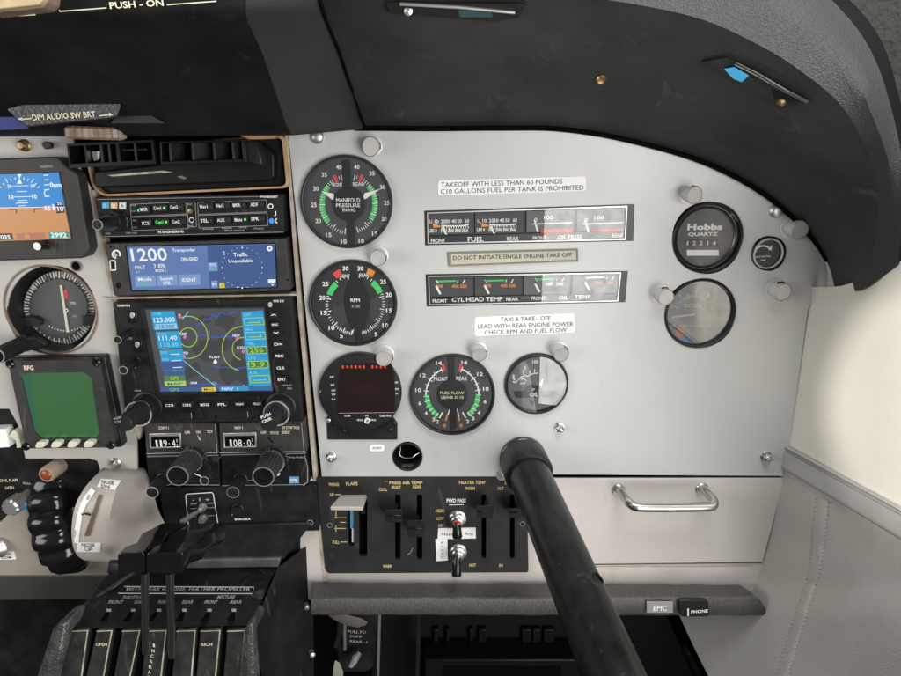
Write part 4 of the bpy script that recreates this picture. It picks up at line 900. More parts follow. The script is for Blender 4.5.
for i in range(4): s.disc(L3, (588+i*15,625), 3 if i == 0 else 1.8, Ys, E_WHT if i == 0 else E_BTN, 1, 8)
s.arc(L3, (714,471), 4, 11, 0, 360, Ys, E_WHT); s.poly(L3, [(708,594),(738,593),(738,606),(709,608)], Ys, E_WHT); s.ctxt('v', L3, (726,614), 14, 12, Ys, E_WHT)
m = t.part('emblem'); m.arc(L3, (104,494), 12, 18, 180, 480, Y-.0003, TWHT); m.ctxt('b', L3, (104,494), 10, 18, Y-.0003, TWHT); m.disc(L3, (82,465), 5, Y-.0003, BLKG)
m = t.part('card_slot'); m.frame(L3, [(79,520),(100,519),(103,557),(82,558)], 4, Y-.0003, TWHT); m.poly(L3, box4(86,528,96,548), Y-.0003, BLKG)
m = t.part('jack'); m.disc(L3, (113,618), 10, Y-.0003, BLKG, 1.3)
m = t.part('small_notch'); m.disc(L3, (786,596), 4, Y-.0003, BLKG)
# --- GPS navigator
Y = -.014; q = [L4(92,50),L4(822,34),L4(868,536),L4(150,548)]
t = unit('gps_navigator', 'black gps navigator with colour map screen and large corner knobs', 'navigator', q, Y, .026, BLK, 2.5)
b = t.part('screen_bezel', bevel=.0006); b.prism(L4, rnd([(203,72),(716,64),(752,424),(272,430)], 10), Y-.0022, .0022, BLKP, [[(222,80),(712,73),(748,414),(286,418)]])
s = t.part('screen', bevel=.0002); s.prism(L4, [(218,77),(714,70),(750,417),(283,421)], Y-.0004, .0004, E_MAP); Ys = Y-.0006
rnd2 = random.Random(3)
for cx, cy, r in [(560,130,40),(480,240,50),(600,330,60),(420,330,40),(540,220,35),(650,150,20),(470,120,26),(600,220,25)]:
    s.poly(L4, [(cx+r*(.6+.8*rnd2.random())*math.cos(a*.52), cy+r*(.5+.7*rnd2.random())*math.sin(a*.52)) for a in range(12)], Ys, E_MAP2)
def wav(p): s.pl(L4, p, 3, Ys-.0001, E_RIV)
wav([(436,150),(450,135),(462,140),(468,118),(490,122),(500,100),(520,112),(535,92),(560,100),(585,90),(600,92)]); wav([(430,185),(445,190),(462,182),(480,188)]); wav([(496,190),(530,194),(560,190),(600,192)]); wav([(500,310),(530,318),(560,316),(600,322),(640,316)]); wav([(400,380),(440,386),(480,384),(560,392),(640,390)])
for c_, r in [((402,194),80),((402,194),36),((625,240),84),((625,240),42)]:
    a0, a1 = (-20, 200) if c_[0] < 500 else (175, 385)
    if c_[0] < 500 and r < 50: a0, a1 = -30, 330
    if c_[0] > 500: a0, a1 = 190, 385
    s.arc(L4, c_, r-1.5, r+1.5, a0, a1, Ys-.0002, E_LIM, 1.08, 40)
s.pl(L4, [(385,290),(420,320),(470,360),(520,398)], 3, Ys-.0002, E_CYL); s.pl(L4, [(378,120),(404,88)], 3, Ys-.0002, E_CYL); s.arc(L4, (604,340), 56,59, 150, 200, Ys-.0002, E_LIM)
for x,y,s_ in [(382,180,'KMF'),(600,186,'NEW'),(618,236,'K3D'),(509,274,'KLKN'),(388,258,'K9D'),(368,104,'P')]: s.ctxt(s_, L4, (x,y), 10*len(s_), 11, Ys-.0003, E_WHT)
for x,y in [(388,193),(603,198),(628,252),(384,272),(368,110)]: s.disc(L4, (x,y), 7, Ys-.0003, E_MAG, 1, 12)
s.poly(L4, [(512,282),(522,296),(514,304),(504,298)], Ys-.0003, E_WHT); s.ctxt('20NM', L4, (425,380), 26, 9, Ys-.0003, E_WHT); s.ctxt('SYS', L4, (510,382), 20, 9, Ys-.0003, E_CYL)
Yc = Ys-.0004
s.poly(L4, [(248,90),(346,86),(362,160),(262,164)], Yc, E_CYN); s.poly(L4, [(268,140),(354,136),(358,158),(266,162)], Yc-.0001, E_CYL)
s.poly(L4, [(268,172),(366,168),(378,236),(282,240)], Yc, E_CYN); s.poly(L4, [(284,246),(380,242),(388,328),(300,332)], Yc, E_CYN); s.poly(L4, [(286,294),(384,290),(390,326),(298,330)], Yc-.0001, E_BLD)
s.poly(L4, [(300,336),(388,334),(396,394),(312,396)], Yc, E_BLD); s.poly(L4, [(304,374),(392,372),(394,392),(308,394)], Yc-.0001, E_LIM); s.poly(L4, [(302,352),(388,350),(391,370),(306,372)], Yc-.0001, mat('screen_olive', (.10,.20,.06), .3, emis=1))
for x,y,s_,w_,h_,mt in [(276,98,'COM',30,10,E_CYL),(306,122,'123.000',86,20,E_WHT),(310,150,'118.000',72,13,E_BLD),(296,180,'VLOC',36,10,E_CYL),(320,196,'111.40',74,18,E_WHT),(326,224,'110.30',72,16,E_CYL),(304,256,'DTK',28,10,E_CYL),(310,284,'DIS',26,9,E_CYL),(346,361,'GPS',34,14,E_LIM),(348,384,'MAP',60,11,E_BLD)]: s.ctxt(s_, L4, (x,y), w_, h_, Yc-.0003, mt, -.03)
s.line(L4, (330,264), (368,262), 3, Yc-.0003, E_WHT); s.line(L4, (334,290), (374,288), 3, Yc-.0003, E_WHT); s.line(L4, (340,318), (378,316), 3, Yc-.0003, E_WHT)
s.poly(L4, [(286,398),(744,392),(748,413),(288,417)], Yc, E_BLD); s.poly(L4, [(530,396),(648,394),(650,412),(532,414)], Yc-.0001, E_CYN); s.poly(L4, [(458,400),(514,398),(516,414),(460,416)], Yc-.0001, E_YEL)
s.ctxt('GPS', L4, (346,408), 40, 12, Yc-.0003, E_GRN); s.ctxt('MSG', L4, (487,407), 40, 10, Yc-.0003, TBLK); s.ctxt('NAV  1', L4, (574,404), 66, 12, Yc-.0003, E_WHT); s.ctxt('OBS', L4, (346,363), 1, 1, Yc, E_WHT)
s.poly(L4, [(620,90),(708,84),(744,408),(652,412)], Yc, E_CYN)
for i,(hd,v) in enumerate([('DPT',''),('BRG',''),('TRK','256'),('DIS','3.9'),('ETE','')]):
    y = 102+i*59; x = 668+i*6; s.ctxt(hd, L4, (x-22,y), 30, 11, Yc-.0002, E_CYL, -.03)
    s.frame(L4, [(x-38,y+14),(x+42,y+11),(x+46,y+39),(x-34,y+42)], 3, Yc-.0002, E_LIM); 
    if v: s.poly(L4, [(x-36,y+16),(x+40,y+13),(x+44,y+37),(x-32,y+40)], Yc-.0001, mat('screen_olive_box', (.06,.18,.05), .3, emis=1)); s.ctxt(v, L4, (x+2,y+26), 56, 19, Yc-.0003, E_LIM, -.03)
    else: s.line(L4, (x-24,y+32), (x+30,y+30), 3, Yc-.0003, E_LIM); s.line(L4, (x+24,y+20), (x+27,y+32), 3, Yc-.0003, E_LIM)
l = t.part('lettering'); l.ctxt('GARMIN', L4, (138,64), 52, 9, Y-.0003, TWHT); l.ctxt('GNS 530', L4, (772,45), 44, 9, Y-.0003, TWHT); l.disc(L4, (738,60), 9, Y-.0003, TGRY, 1.2)
for x,y,s_,w_ in [(152,198,'PULL ID',40),(170,316,'PUSH C',40),(196,412,'CRSR',28),(228,419,'- - - - -',40),(806,390,'DEFAULT',42),(818,403,'NAV',22),(780,420,'- - - -',36)]: l.ctxt(s_, L4, (x,y), w_, 7, Y-.0003, TGRY)
for cx,cy in [(174,112),(194,232)]:
    w_ = t.part('rocker_window', bevel=.0004); w_.prism(L4, rnd(box4(cx-17,cy-24,cx+17,cy+24), 6), Y-.001, .001, BLKG); w_.prism(L4, ell((cx-2,cy-8), 10, 16, 1.3), Y-.002, .001, PEWT)
knob(t, 'volume_knob', L4, (168,172), 3.9, Y, .026, BLKP, 0, mark=TGRY); knob(t, 'volume_knob', L4, (192,290), 4.2, Y, .027, BLKP, 0, mark=TGRY)
for x,y,s_,h_ in [(752,104,'^',24),(757,142,'RNG',20),(762,174,'v',24),(771,222,'D>',26),(776,270,'MENU',26),(781,319,'CLR',26),(786,366,'ENT',26)]: button(t, L4, (x,y), 46 if h_ == 26 else 34, h_, Y, s_, tm=TWHT, th=.003, skew=-.02)
for i,s_ in enumerate(['CDI','OBS','MSG','FPL','VNAV','PROC']): button(t, L4, (325+i*72,472-i*1.2), 48, 24, Y, s_, th=.003, skew=-.02)
for x0,x1,y in [(342,458,514),(572,690,510)]:
    c_ = t.part('card_door', bevel=.0003); c_.prism(L4, [(x0,y-11),(x1,y-13),(x1+2,y+12),(x0+2,y+14)], Y-.0012, .0012, BLKP); c_.line(L4, ((x0+x1)/2+14,y-12), ((x0+x1)/2+16,y+12), 2, Y-.0014, TGRY)
c_ = t.part('light_sensor'); c_.disc(L4, (516,520), 7, Y-.0004, BLKG)
k1, c, k = knob(t, 'tuning_knob', L4, (236,474), 13.5, Y, .020, BLKP, 0, mark=TGRY); m, c, k = knob(t, 'inner_knob', L4, (214,484), 8.0, Y-.019, .036, BLKP, 24, mark=None); m.txt('PUSH', L4, (100,533), (130,523), 9, Y-.0558, TGRY); m.txt('C/V', L4, (104,547), (128,540), 9, Y-.0558, TGRY)
knob(t, 'tuning_knob', L4, (782,476), 13.5, Y, .018, BLKP, 0, mark=TGRY); m, c, k = knob(t, 'inner_knob', L4, (765,490), 8.0, Y-.017, .032, BLKP, 24); m.txt('PUSH', L4, (703,528), (742,512), 12, Y-.0498, TWHT); m.txt('CRSR', L4, (708,546), (746,530), 12, Y-.0498, TWHT)
# --- the two small nav com radios
def radio(label, q, win, digits, cap, tx, kb, kr, pos):
    Y = -.011; t = unit('navcom_radio', label, 'radio', q, Y, .024, CHGRY, 1.5, 'digital window radios')
    b = t.part('window_frame', bevel=.0004); x0,y0,x1,y1 = win
    b.prism(L6, [(x0,y0),(x1,y0-3),(x1+3,y1),(x0+3,y1+3)], Y-.0018, .0018, PEWT, [[(x0+9,y0+14),(x1-7,y0+11),(x1-5,y1-6),(x0+9,y1-3)]])
    d = t.part('number_wheels'); d.poly(L6, [(x0+4,y0+6),(x1-3,y0+3),(x1-2,y1-3),(x0+5,y1)], Y-.0006, DARK)
    for i, ch in enumerate(digits):
        xx = x0+38+i*(x1-x0-60)/(len(digits)-.6)
        if ch == '.': d.disc(L6, (xx-3,y1-20), 2.5, Y-.0009, TWHT, 1, 8)
        else: d.ctxt(ch, L6, (xx,y0+42), 9 if ch == '1' else 17, 32, Y-.0009, TWHT, -.02, .0)
    d.line(L6, (x1-17,y0+24), (x1-16,y0+38), 5, Y-.0009, TGRY); d.line(L6, (x1-16,y0+46), (x1-15,y0+58), 5, Y-.0009, TGRY)
    l = t.part('lettering')
    for s_, x, y, w_ in tx: l.ctxt(s_, L6, (x,y), w_, 13, Y-.0003, TYEL)
    return t, Y
t, Y = radio('small radio with drum window reading 119.4 below the navigator', [L6(64,104),L6(388,104),L6(398,244),L6(74,250)], (85,152,228,216), '119.4', 0, [('COMM 1',152,125,46),('OFF',259,146,24),('ON',308,144,18),('TST',360,142,28)], 0, 0, 0)
l = t.part('worn_edges'); l.pl(L6, [(74,242),(250,237),(395,237)], 3, Y-.0003, TGRY); l.pl(L6, [(384,108),(392,236)], 2.5, Y-.0003, TGRY)
b = t.part('lower_face', bevel=.0008); b.prism(L6, [(72,256),(398,250),(408,385),(88,388)], -.010, .02, BLK)
b = t.part('chipped_edge'); b.prism(L6, [(76,252),(398,247),(398,251),(76,257)], -.0112, .002, PEWT); b.prism(L6, [(366,256),(414,254),(392,280),(374,276)], -.0104, .0006, CHGRY); b.pl(L6, [(92,388),(170,384),(190,376),(210,382),(404,383)], 2.2, -.0104, TGRY)
knob(t, 'outer_knob', L6, (292,256), 11.5, -.010, .010, BLKP, 18, mark=TGRY); knob(t, 'tuning_knob', L6, (274,268), 10.8, -.019, .033, CHGRY, 22, tipmat=BLKG, mark=PEWT)
knob(t, 'volume_knob', L6, (150,356), 6.2, -.010, .026, BLKP, 0, mark=TGRY); m, c, k = knob(t, 'squelch_knob', L6, (345,350), 4.8, -.010, .006, BLKP, 8, mark=TGRY)
m = t.part('small_lever'); m.tube([L6.u(290,330,-.0115), L6.u(315,340,-.013), L6.u(330,352,-.014)], .001, PEWT, 8); m.poly(L6, [(300,150),(310,165),(322,180),(312,182)], -.0115, TGRY)
t, Y = radio('small radio with drum window reading 108.0 below the navigator', [L6(400,104),L6(784,94),L6(796,236),L6(408,244)], (418,150,568,214), '108.0', 0, [('NAV 1',490,124,36),('OFF',602,146,24),('VOICE',650,147,38),('IDENT',703,145,38),('KI OTW TOO',726,124,76)], 0, 0, 0)
l = t.part('worn_edges'); l.pl(L6, [(404,238),(560,234),(790,232)], 3, Y-.0003, TGRY); l.pl(L6, [(772,100),(784,232)], 2, Y-.0003, TGRY); l.pl(L6, [(620,168),(645,192)], 6, Y-.0003, BLKG)
b = t.part('lower_face', bevel=.0008); b.prism(L6, [(410,250),(790,242),(806,380),(414,385)], -.010, .02, BLK); b.ctxt('King Radio', L6, (750,257), 70, 8, -.0103, TGRY)
b = t.part('chipped_edge'); b.prism(L6, [(408,246),(792,238),(792,242),(408,250)], -.0112, .002, PEWT); b.pl(L6, [(786,250),(800,300),(800,370),(780,384)], 3, -.0104, TGRY); b.pl(L6, [(414,386),(500,384),(790,381)], 2, -.0104, TGRY)
b = t.part('blue_sticker'); b.prism(L6, box4(717,346,761,376), -.0108, .0008, BLUEL); b.ctxt('IFR', L6, (739,361), 30, 14, -.011, TWHT)
knob(t, 'outer_knob', L6, (655,262), 11.8, -.010, .010, BLKP, 18, mark=TGRY); knob(t, 'tuning_knob', L6, (640,272), 10.8, -.019, .033, CHGRY, 22, tipmat=BLKG, mark=PEWT)
knob(t, 'volume_knob', L6, (500,356), 6.4, -.010, .026, BLKP, 0, mark=PEWT)
m = t.part('small_lever'); m.prism(L6, [(650,325),(662,322),(674,338),(664,342)], -.018, .003, TWHT); m = t.part('worn_edge'); m.pl(L6, [(520,362),(560,360),(620,352)], 2, -.0104, TGRY)
# --- blank plate with the intercom switch box
t = unit('blank_plate', 'black blanking plate with a small lettered plug under the radios', 'plate', [L6(130,394),L6(840,384),L6(853,580),L6(160,604)], -.008, .01, BLK, 2)
l = t.part('lettering'); l.ctxt('BARCELA', L6, (508,536), 72, 9, -.0083, TWHT, -.02, .04); l.ctxt('Z', L6, (463,513), 12, 12, -.0083, TWHT)
knob(t, 'plug', L6, (486,490), 5.4, -.008, .006, BLKP, 10); s = t.part('screw'); s.lathe(L6.u(812,552,-.008), OUT, [(.0032,0),(.0032,.001),(.0012,.0014),(0,.0014)], BLKP, 16); s.ring(L6.u(812,552,-.0092), OUT, [(.0032,0),(.0032,.0004),(.0028,.0004),(.0028,0)], TGRY, 20)
for i in range(6):
    for j in range(6): l.line(L6, (702+i*10,528+j*9), (706+i*10,530+j*9), 2.5, -.0082, CHGRY)
m = t.part('lower_lip'); m.prism(L6, [(160,606),(850,582),(852,588),(162,612)], -.006, .004, CHGRY); m.prism(L6, [(345,630),(800,600),(800,690),(345,690)], .002, .01, BLKP)
t = T('switch_box', 'small white edged switch box with two metal toggles on the blank plate', 'switch')
m = t.part('box', bevel=.0006); sq = rnd([(250,424),(374,416),(398,566),(264,576)], 10); m.prism(L6, sq, -.012, .004, BLKP); 
for a, b_ in zip(sq, sq[1:]+sq[:1]): m.line(L6, a, b_, 3.2, -.0123, TWHT)
l = t.part('lettering'); l.ctxt('- 1 +', L6, (320,448), 80, 16, -.0123, TGRY)
for y in (470,490,526): l.line(L6, (272,y), (300,y-2), 2.4, -.0123, TGRY); l.line(L6, (350,y-4), (380,y-6), 2.4, -.0123, TGRY)
for (x,y),(x2,y2) in [((330,480),(236,550)),((332,530),(330,590))]:
    s = t.part('toggle', smooth=40); c = L6.u(x,y,-.012); s.lathe(c, OUT, [(.0042,0),(.0042,.002),(.0034,.003),(.0034,.006),(.0028,.0075),(0,.0075)], PEWT, 20)
    if x2 < 300: s.tube([c+V((0,-.006,0)), L6.u(x2+50,y2-36,-.028), L6.u(x2,y2,-.042)], [.0016,.0022,.0030], PEWT, 12)
# ================================================================== left panel
t = T('left_instrument_panel', 'grey left instrument panel around the horizon display and green screen', 'instrument panel')
m = t.part('panel_sheet', bevel=.0006)
m.prism(ID, [(-60,134),(72,134),(80,170),(90,188),(113,300),(136.5,440),(137.5,469.5),(100,470),(97,461),(88,458.5),(25,458.5),(18,425),(9,409),(-60,409)], .0, .003, GREYL, [ell((51,310), 44.5, 48, 1.0)])
for x, y in [(25,145.5),(115.3,462.8),(76.5,266)]:
    s = t.part('screw', smooth=30); c = U(x, y, 0); kk = PXM(x,y)
    if x > 70 and y < 300: s.ring(c, OUT, [(5.6*kk,-.004),(5.6*kk,.001),(4.4*kk,.0014),(4.2*kk,-.004)], BRONZE, 24); s.lathe(c+V((0,-.0002,0)), OUT, [(4.3*kk,0),(0,.0001)], DARK, 20)
    else: s.lathe(c, OUT, [(6*kk,0),(6*kk,.001),(4.8*kk,.002),(4.6*kk,.005),(3*kk,.007),(0,.0072)], STEEL if y > 300 else BRASS, 20)
s = t.part('clip', bevel=.0006); s.prism(L2, rnd([(185,62),(205,50),(228,60),(226,82),(200,88)], 8), -.006, .006, BLKP)
# --- horizon display
Y = -.016
t = T('horizon_display', 'electronic horizon display with blue sky and tan ground on the left panel', 'flight display')
m = t.part('bezel', bevel=.0014); m.prism(L2, rnd([(-300,140),(225,120),(262,122),(300,166),(348,196),(404,540),(380,578),(-300,600)], 16), Y, .016, CHGRY)
m = t.part('screen', bevel=.0003); m.prism(L2, [(-300,212),(268,188),(324,494),(-300,514)], Y-.0006, .0006, BLKG)
m.poly(L2, [(-300,210),(264,192),(292,348),(-300,356)], Y-.0008, E_SKY); m.poly(L2, [(-300,356),(292,348),(320,490),(-300,508)], Y-.0008, E_GND)
Ys = Y-.0011
for i in range(-5, 6):
    a = math.radians(i*10); c0_ = (88,330); r1_ = 128 if i % 3 == 0 else 118
    m.line(L2, (c0_[0]+106*math.sin(a), c0_[1]-106*math.cos(a)), (c0_[0]+r1_*math.sin(a), c0_[1]-r1_*math.cos(a)), 3.5, Ys, E_WHT)
m.poly(L2, [(76,242),(100,242),(88,220)], Ys, E_WHT); m.poly(L2, [(78,200),(98,200),(88,216)], Ys, E_WHT)
m.line(L2, (56,253), (130,251), 2.5, Ys, E_WHT); m.line(L2, (76,278), (122,277), 3, Ys, E_WHT); m.line(L2, (64,302), (142,300), 3, Ys, E_WHT); m.line(L2, (80,318), (122,317), 3, Ys, E_WHT); m.line(L2, (70,330), (126,329), 3, Ys, E_WHT); m.line(L2, (84,342), (116,341), 3, Ys, E_WHT)
for s_,x,y,w_,h_ in [('20',44,254,20,12),('20',148,252,20,12),('10',52,302,22,18),('10',157,300,22,18),('0nm',252,248,52,20)]: m.ctxt(s_, L2, (x,y), w_, h_, Ys, E_WHT, 0, .03)
for y in (205,226,248,270,300): m.line(L2, (186+y*.05,y), (206+y*.06,y-2), 4, Ys, E_WHT)
m.arc(L2, (216,284), 14, 18, 200, 330, Ys, E_WHT)
m.line(L2, (-300,354), (292,348), 3, Ys, E_WHT); m.pl(L2, [(38,358),(72,358),(74,376)], 4, Ys, TBLK); m.pl(L2, [(188,354),(154,356),(154,374)], 4, Ys, TBLK)
m.poly(L2, [(196,342),(232,338),(236,366),(200,370)], Ys, mat('screen_rose', (.45,.22,.22), .3, emis=1)); m.ctxt('RS', L2, (216,354), 26, 18, Ys-.0002, E_WHT, 0, .03)
m.poly(L2, [(250,332),(280,322),(292,372),(256,376)], Ys, E_BLK); m.ctxt('20', L2, (268,332), 22, 12, Ys-.0002, E_WHT); m.ctxt('10', L2, (274,356), 26, 20, Ys-.0002, E_WHT, 0, .03); m.ctxt('1', L2, (243,349), 8, 26, Ys-.0002, E_WHT)
m.poly(L2, [(-60,468),(54,466),(60,494),(-60,498)], Ys, E_BLK); m.ctxt('035', L2, (26,483), 46, 18, Ys-.0002, E_WHT, 0, .03)
m.poly(L2, [(72,466),(200,462),(206,490),(78,494)], Ys, mat('screen_rust', (.42,.13,.06), .3, emis=1)); m.disc(L2, (122,482), 13, Ys-.0002, E_GND, 1, 16)
m.poly(L2, [(218,462),(310,458),(314,486),(222,490)], Ys, E_PFT); m.ctxt('2992', L2, (266,474), 72, 20, Ys-.0002, E_WHT, 0, .03)
l = t.part('lettering'); l.ctxt('GARMIN', L2, (210,165), 56, 11, Y-.0003, TGRY, -.03)
knob(t, 'control_knob', L2, (204,516), 4.2, Y, .012, BLKP, 12, tipmat=PEWT)
# --- heading indicator
t = T('heading_gauge', 'round compass card gauge below the horizon display', 'gauge')
m = t.part('rim', smooth=40); c = U(51,310,0); k = PXM(51,310); R = 45*k
m.ring(c, OUT, [(R*1.02,-.003),(R*1.02,.0008),(R*.985,.0014),(R*.975,.0006),(R*.975,-.003)], BRONZE, 72); m.ring(c, OUT, [(R*.98,-.03),(R*.98,-.001),(R*.96,-.0005),(R*.94,-.03)], BLKP, 72)
yd = .022
m = t.part('back'); m.lathe(c+V((0,.030,0)), OUT, [(R,0),(0,.0001)], DARK, 40)
hc = (400,362)
m = t.part('compass_card'); m.prism(H, ell(hc, 242, 72, 1.05), yd, .002, mat('card_grey', (.11,.10,.085), .55, var=(300,.5,(.05,.05,.045))))
for i in range(72):
    a = math.radians(i*5); r1_ = 238; r0_ = 205 if i % 2 else 192
    m.line(H, (hc[0]+r0_*math.sin(a), hc[1]-r0_*1.05*math.cos(a)), (hc[0]+r1_*math.sin(a), hc[1]-r1_*1.05*math.cos(a)), 7 if i % 2 else 9, yd-.0003, TWHT)
for i, s_ in enumerate(['N','3','6','E','12','15','S','21','24','W','30','33']):
    a = math.radians(i*30+8); m.ctxt(s_, H, (hc[0]+214*math.sin(a), hc[1]-214*1.05*math.cos(a)), 16*len(s_), 24, yd-.0006, TBLK if i % 2 else TWHT, 0, .02)
m = t.part('inner_dial', bevel=.0004); m.prism(H, ell((395,362), 195, 56, 1.03), yd-.003, .003, mat('dial_slate', (.075,.08,.078), .45, var=(50,.4,(.09,.095,.09))))
Ys = yd-.0033
n = t.part('needle'); n.prism(H, [(402,205),(418,205),(466,522),(450,524)], Ys-.001, .0008, IVORY)
l = t.part('markings'); l.poly(H, [(428,238),(452,232),(458,296),(438,298)], Ys, RED); l.arc(H, (446,376), 9, 15, 0, 360, Ys-.002, TWHT); l.ctxt('TO', H, (494,326), 34, 16, Ys, TWHT); l.ctxt('FR', H, (508,414), 32, 14, Ys, TGRY)
for i in range(13): l.disc(H, (334+i*19, 482+32*math.sin(i/12*math.pi)), 4.5, Ys, TWHT, 1, 8)
for q_ in ([(128,424),(230,420),(276,446),(268,478),(226,482),(140,478)],[(556,418),(646,410),(648,478),(566,482)]):
    b = t.part('bracket', bevel=.0005); b.prism(H, q_, yd-.01, .008, BLKP)
pane(t, V((c.x,0,c.z)), R*.96, .0015, GLASSD)
t = T('obs_knob', 'black ribbed knob sticking out at the lower left of the compass gauge', 'knob')
knob(t, 'shaft', H, (235,600), 4.5, -.001, .006, BLKP); mm, c, k = knob(t, 'knob', H, (165,596), 7.6, -.001, .040, BLKP, 20, tipmat=BLKG, mark=TGRY)
b = t.part('arm', bevel=.0008); b.prism(H, rnd([(170,560),(250,560),(310,610),(238,650),(170,640)], 14), -.006, .006, BLKP)
# --- green screen monitor
t = T('green_screen_monitor', 'square black monitor with a blank green screen and four ivory buttons', 'monitor'); Y = -.018
m = t.part('bezel', bevel=.0012); m.prism(L5, rnd([(30,132),(44,126),(472,118),(556,522),(540,530),(118,536)], 10), Y+.008, .010, BLKP)
m = t.part('face_frame', bevel=.001); m.prism(L5, rnd([(36,140),(384,134),(452,150),(520,505),(496,530),(122,532)], 12), Y, .009, CHGRY, [[(92,215),(122,195),(378,190),(410,216),(446,462),(432,488),(182,492),(150,462)]])
m = t.part('screen'); m.prism(L5, [(86,205),(120,190),(384,185),(418,212),(452,466),(436,494),(176,498),(142,466)], Y+.003, .002, E_LCD); m.poly(L5, [(96,213),(124,197),(136,196),(176,486),(152,460)], Y+.0028, E_LCD2)
pg = t.part('glass'); pg.prism(L5, [(90,212),(120,193),(380,188),(412,216),(448,464),(432,490),(180,494),(148,464)], Y+.0015, .0006, GLASSD)
l = t.part('lettering'); l.ctxt('BFG', L5, (131,170), 44, 19, Y-.0003, TYEL, 0, .04)
for x in (181,252,325,399):
    b = t.part('button', bevel=.0006); y = 518-(x-181)*.012; b.prism(L5, rnd([(x-24,y+6),(x-16,y-12),(x+14,y-14),(x+24,y-10),(x+20,y+8),(x+6,y+14),(x-20,y+14)], 6), Y-.006, .007, IVORY)
for x, y in [(46,153),(435,145),(500,518),(118,524)]:
    s = t.part('corner_screw'); s.lathe(L5.u(x,y,Y), OUT, [(.004,-.002),(.004,.0012),(.0028,.0022),(.0010,.0018),(0,.0018)], BLKG, 18)
# --- lower left subpanel
t = T('lower_left_panel', 'black switch panel with ivory switches and cowl flap lettering at far left', 'switch panel')
m = t.part('plate', bevel=.0008); m.prism(ID, [(-60,404),(8,404),(18,416),(30,450),(135,462),(150,500),(120,520),(-60,520)], .006, .004, BLK)
l = t.part('lettering'); l.txt('OWL FLAPS', W, (0,277), (62,275), 10, .0057, TYEL); l.txt('OPEN', W, (18,302), (48,300), 10, .0057, TYEL); l.txt('REAR', W, (78,284), (104,287), 8, .0057, TGRY)
b = t.part('rocker_switch', bevel=.0008); b.prism(W, [(-30,100),(18,98),(32,160),(-30,164)], -.006, .012, WHT)
b = t.part('rocker_switch', bevel=.0008); b.prism(W, [(28,122),(46,100),(58,112),(74,160),(56,164),(52,138)], -.006, .012, IVORY)
t = T('press_lamp', 'round amber lensed press lamp in a pale barrel above the trim wheel', 'lamp')
m = t.part('barrel', smooth=30); c = U(60,465,.006); kk = PXM(58,466,-.01); m.lathe(c, V((-.10,-1,0)), [(8.2*kk,0),(8.2*kk,.019),(7.4*kk,.021),(6.3*kk,.021)], mat('pale_barrel', (.42,.34,.27), .4, .3), 28)
m = t.part('lens', smooth=50); m.lathe(c+V((-.10,-1,0)).normalized()*.020, V((-.10,-1,0)), [(6.3*kk,0),(5.2*kk,.002),(3*kk,.003),(0,.0034)], AMBER, 24)
t = T('cowl_flap_knob', 'fluted chrome knob right of the cowl flap lettering', 'knob')
m = t.part('knob', smooth=25); c = W.u(100,318,.006); m.lathe(c, V((-.12,-1,0)), [(.006,0),(.006,.012),(.0088,.013),(.0088,.026),(.0075,.028),(0,.028)], PEWT, 60, lambda a, h: 1+.05*math.cos(a*12)*(h > .0125))
t = T('blue_press_lamp', 'small round bright blue lamp beside the chrome fluted knob', 'lamp')
m = t.part('collar', smooth=30); c = W.u(134,330,.006); m.lathe(c, V((-.1,-1,0)), [(.0052,0),(.0052,.015),(.0044,.017)], PEWT, 24); m = t.part('lens'); m.lathe(c+V((-.1,-1,0)).normalized()*.0168, V((-.1,-1,0)), [(.0046,0),(.0036,.0016),(0,.0022)], CYAN, 20)
t = T('cream_ledge', 'cream painted lower panel left of the trim wheel with a white label', 'panel')
m = t.part('plate', bevel=.001); m.prism(ID, [(-60,528),(0,522.5),(14,508),(30,507),(140,510),(140,577),(-60,577)], .004, .006, mat('warm_cream_paint', (.33,.295,.25), .5, bump=(400,.1), var=(14,.4,(.28,.25,.21))))
l = t.part('label'); l.prism(L7, [(-60,500),(52,500),(64,530),(-60,532)], .002, .002, WHT); l.txt('TURN', L7, (4,514), (46,512), 12, .0017, TBLK); l.txt('COM', L7, (8,528), (48,526), 11, .0017, TBLK)
k_ = t.part('metal_knob', smooth=30); k_.lathe(L7.u(4,476,.003), V((-.2,-1,.1)), [(.010,0),(.011,.004),(.0075,.009),(0,.010)], PEWT, 20)
# --- trim wheel and cover
t = T('elevator_trim', 'black lobed elevator trim wheel beside its cream cover', 'trim wheel')
c = W.u(212,432,.022)   # axle
wc = U(71,514,.03); m = t.part('rim', smooth=60); R = .060
prof = [(R*.55,-.016),(R*.84,-.019),(R*.93,-.016),(R*.985,-.009),(R*1.0,0),(R*.985,.009),(R*.93,.016),(R*.84,.019),(R*.55,.016)]
m.lathe(wc, V((1,.18,.10)), prof, BLKG, 156, lambda a, h: .95+.10*abs(math.cos(a*8)))
m = t.part('hub'); m.lathe(wc, V((1,.18,.10)), [(R*.5,-.016),(R*.5,.03),(0,.03)], BLKP, 32)
t = T('trim_wheel_cover', 'cream curved trim wheel cover with NOSE DN and NOSE UP labels', 'cover')
m = t.part('shell', smooth=55)
cl = [(412,160,.0),(398,180,-.014),(372,205,-.024),(338,250,-.036),(312,300,-.044),(298,355,-.048),(293,410,-.048),(296,460,-.045),(308,500,-.038),(335,528,-.028),(372,537,-.018),(400,538,.0)]
cr = [(545,160,.0),(520,172,-.016),(500,200,-.026),(476,250,-.037),(460,300,-.044),(450,350,-.047),(446,400,-.047),(448,450,-.044),(456,495,-.037),(468,526,-.028),(480,540,-.02),(484,542,.0)]
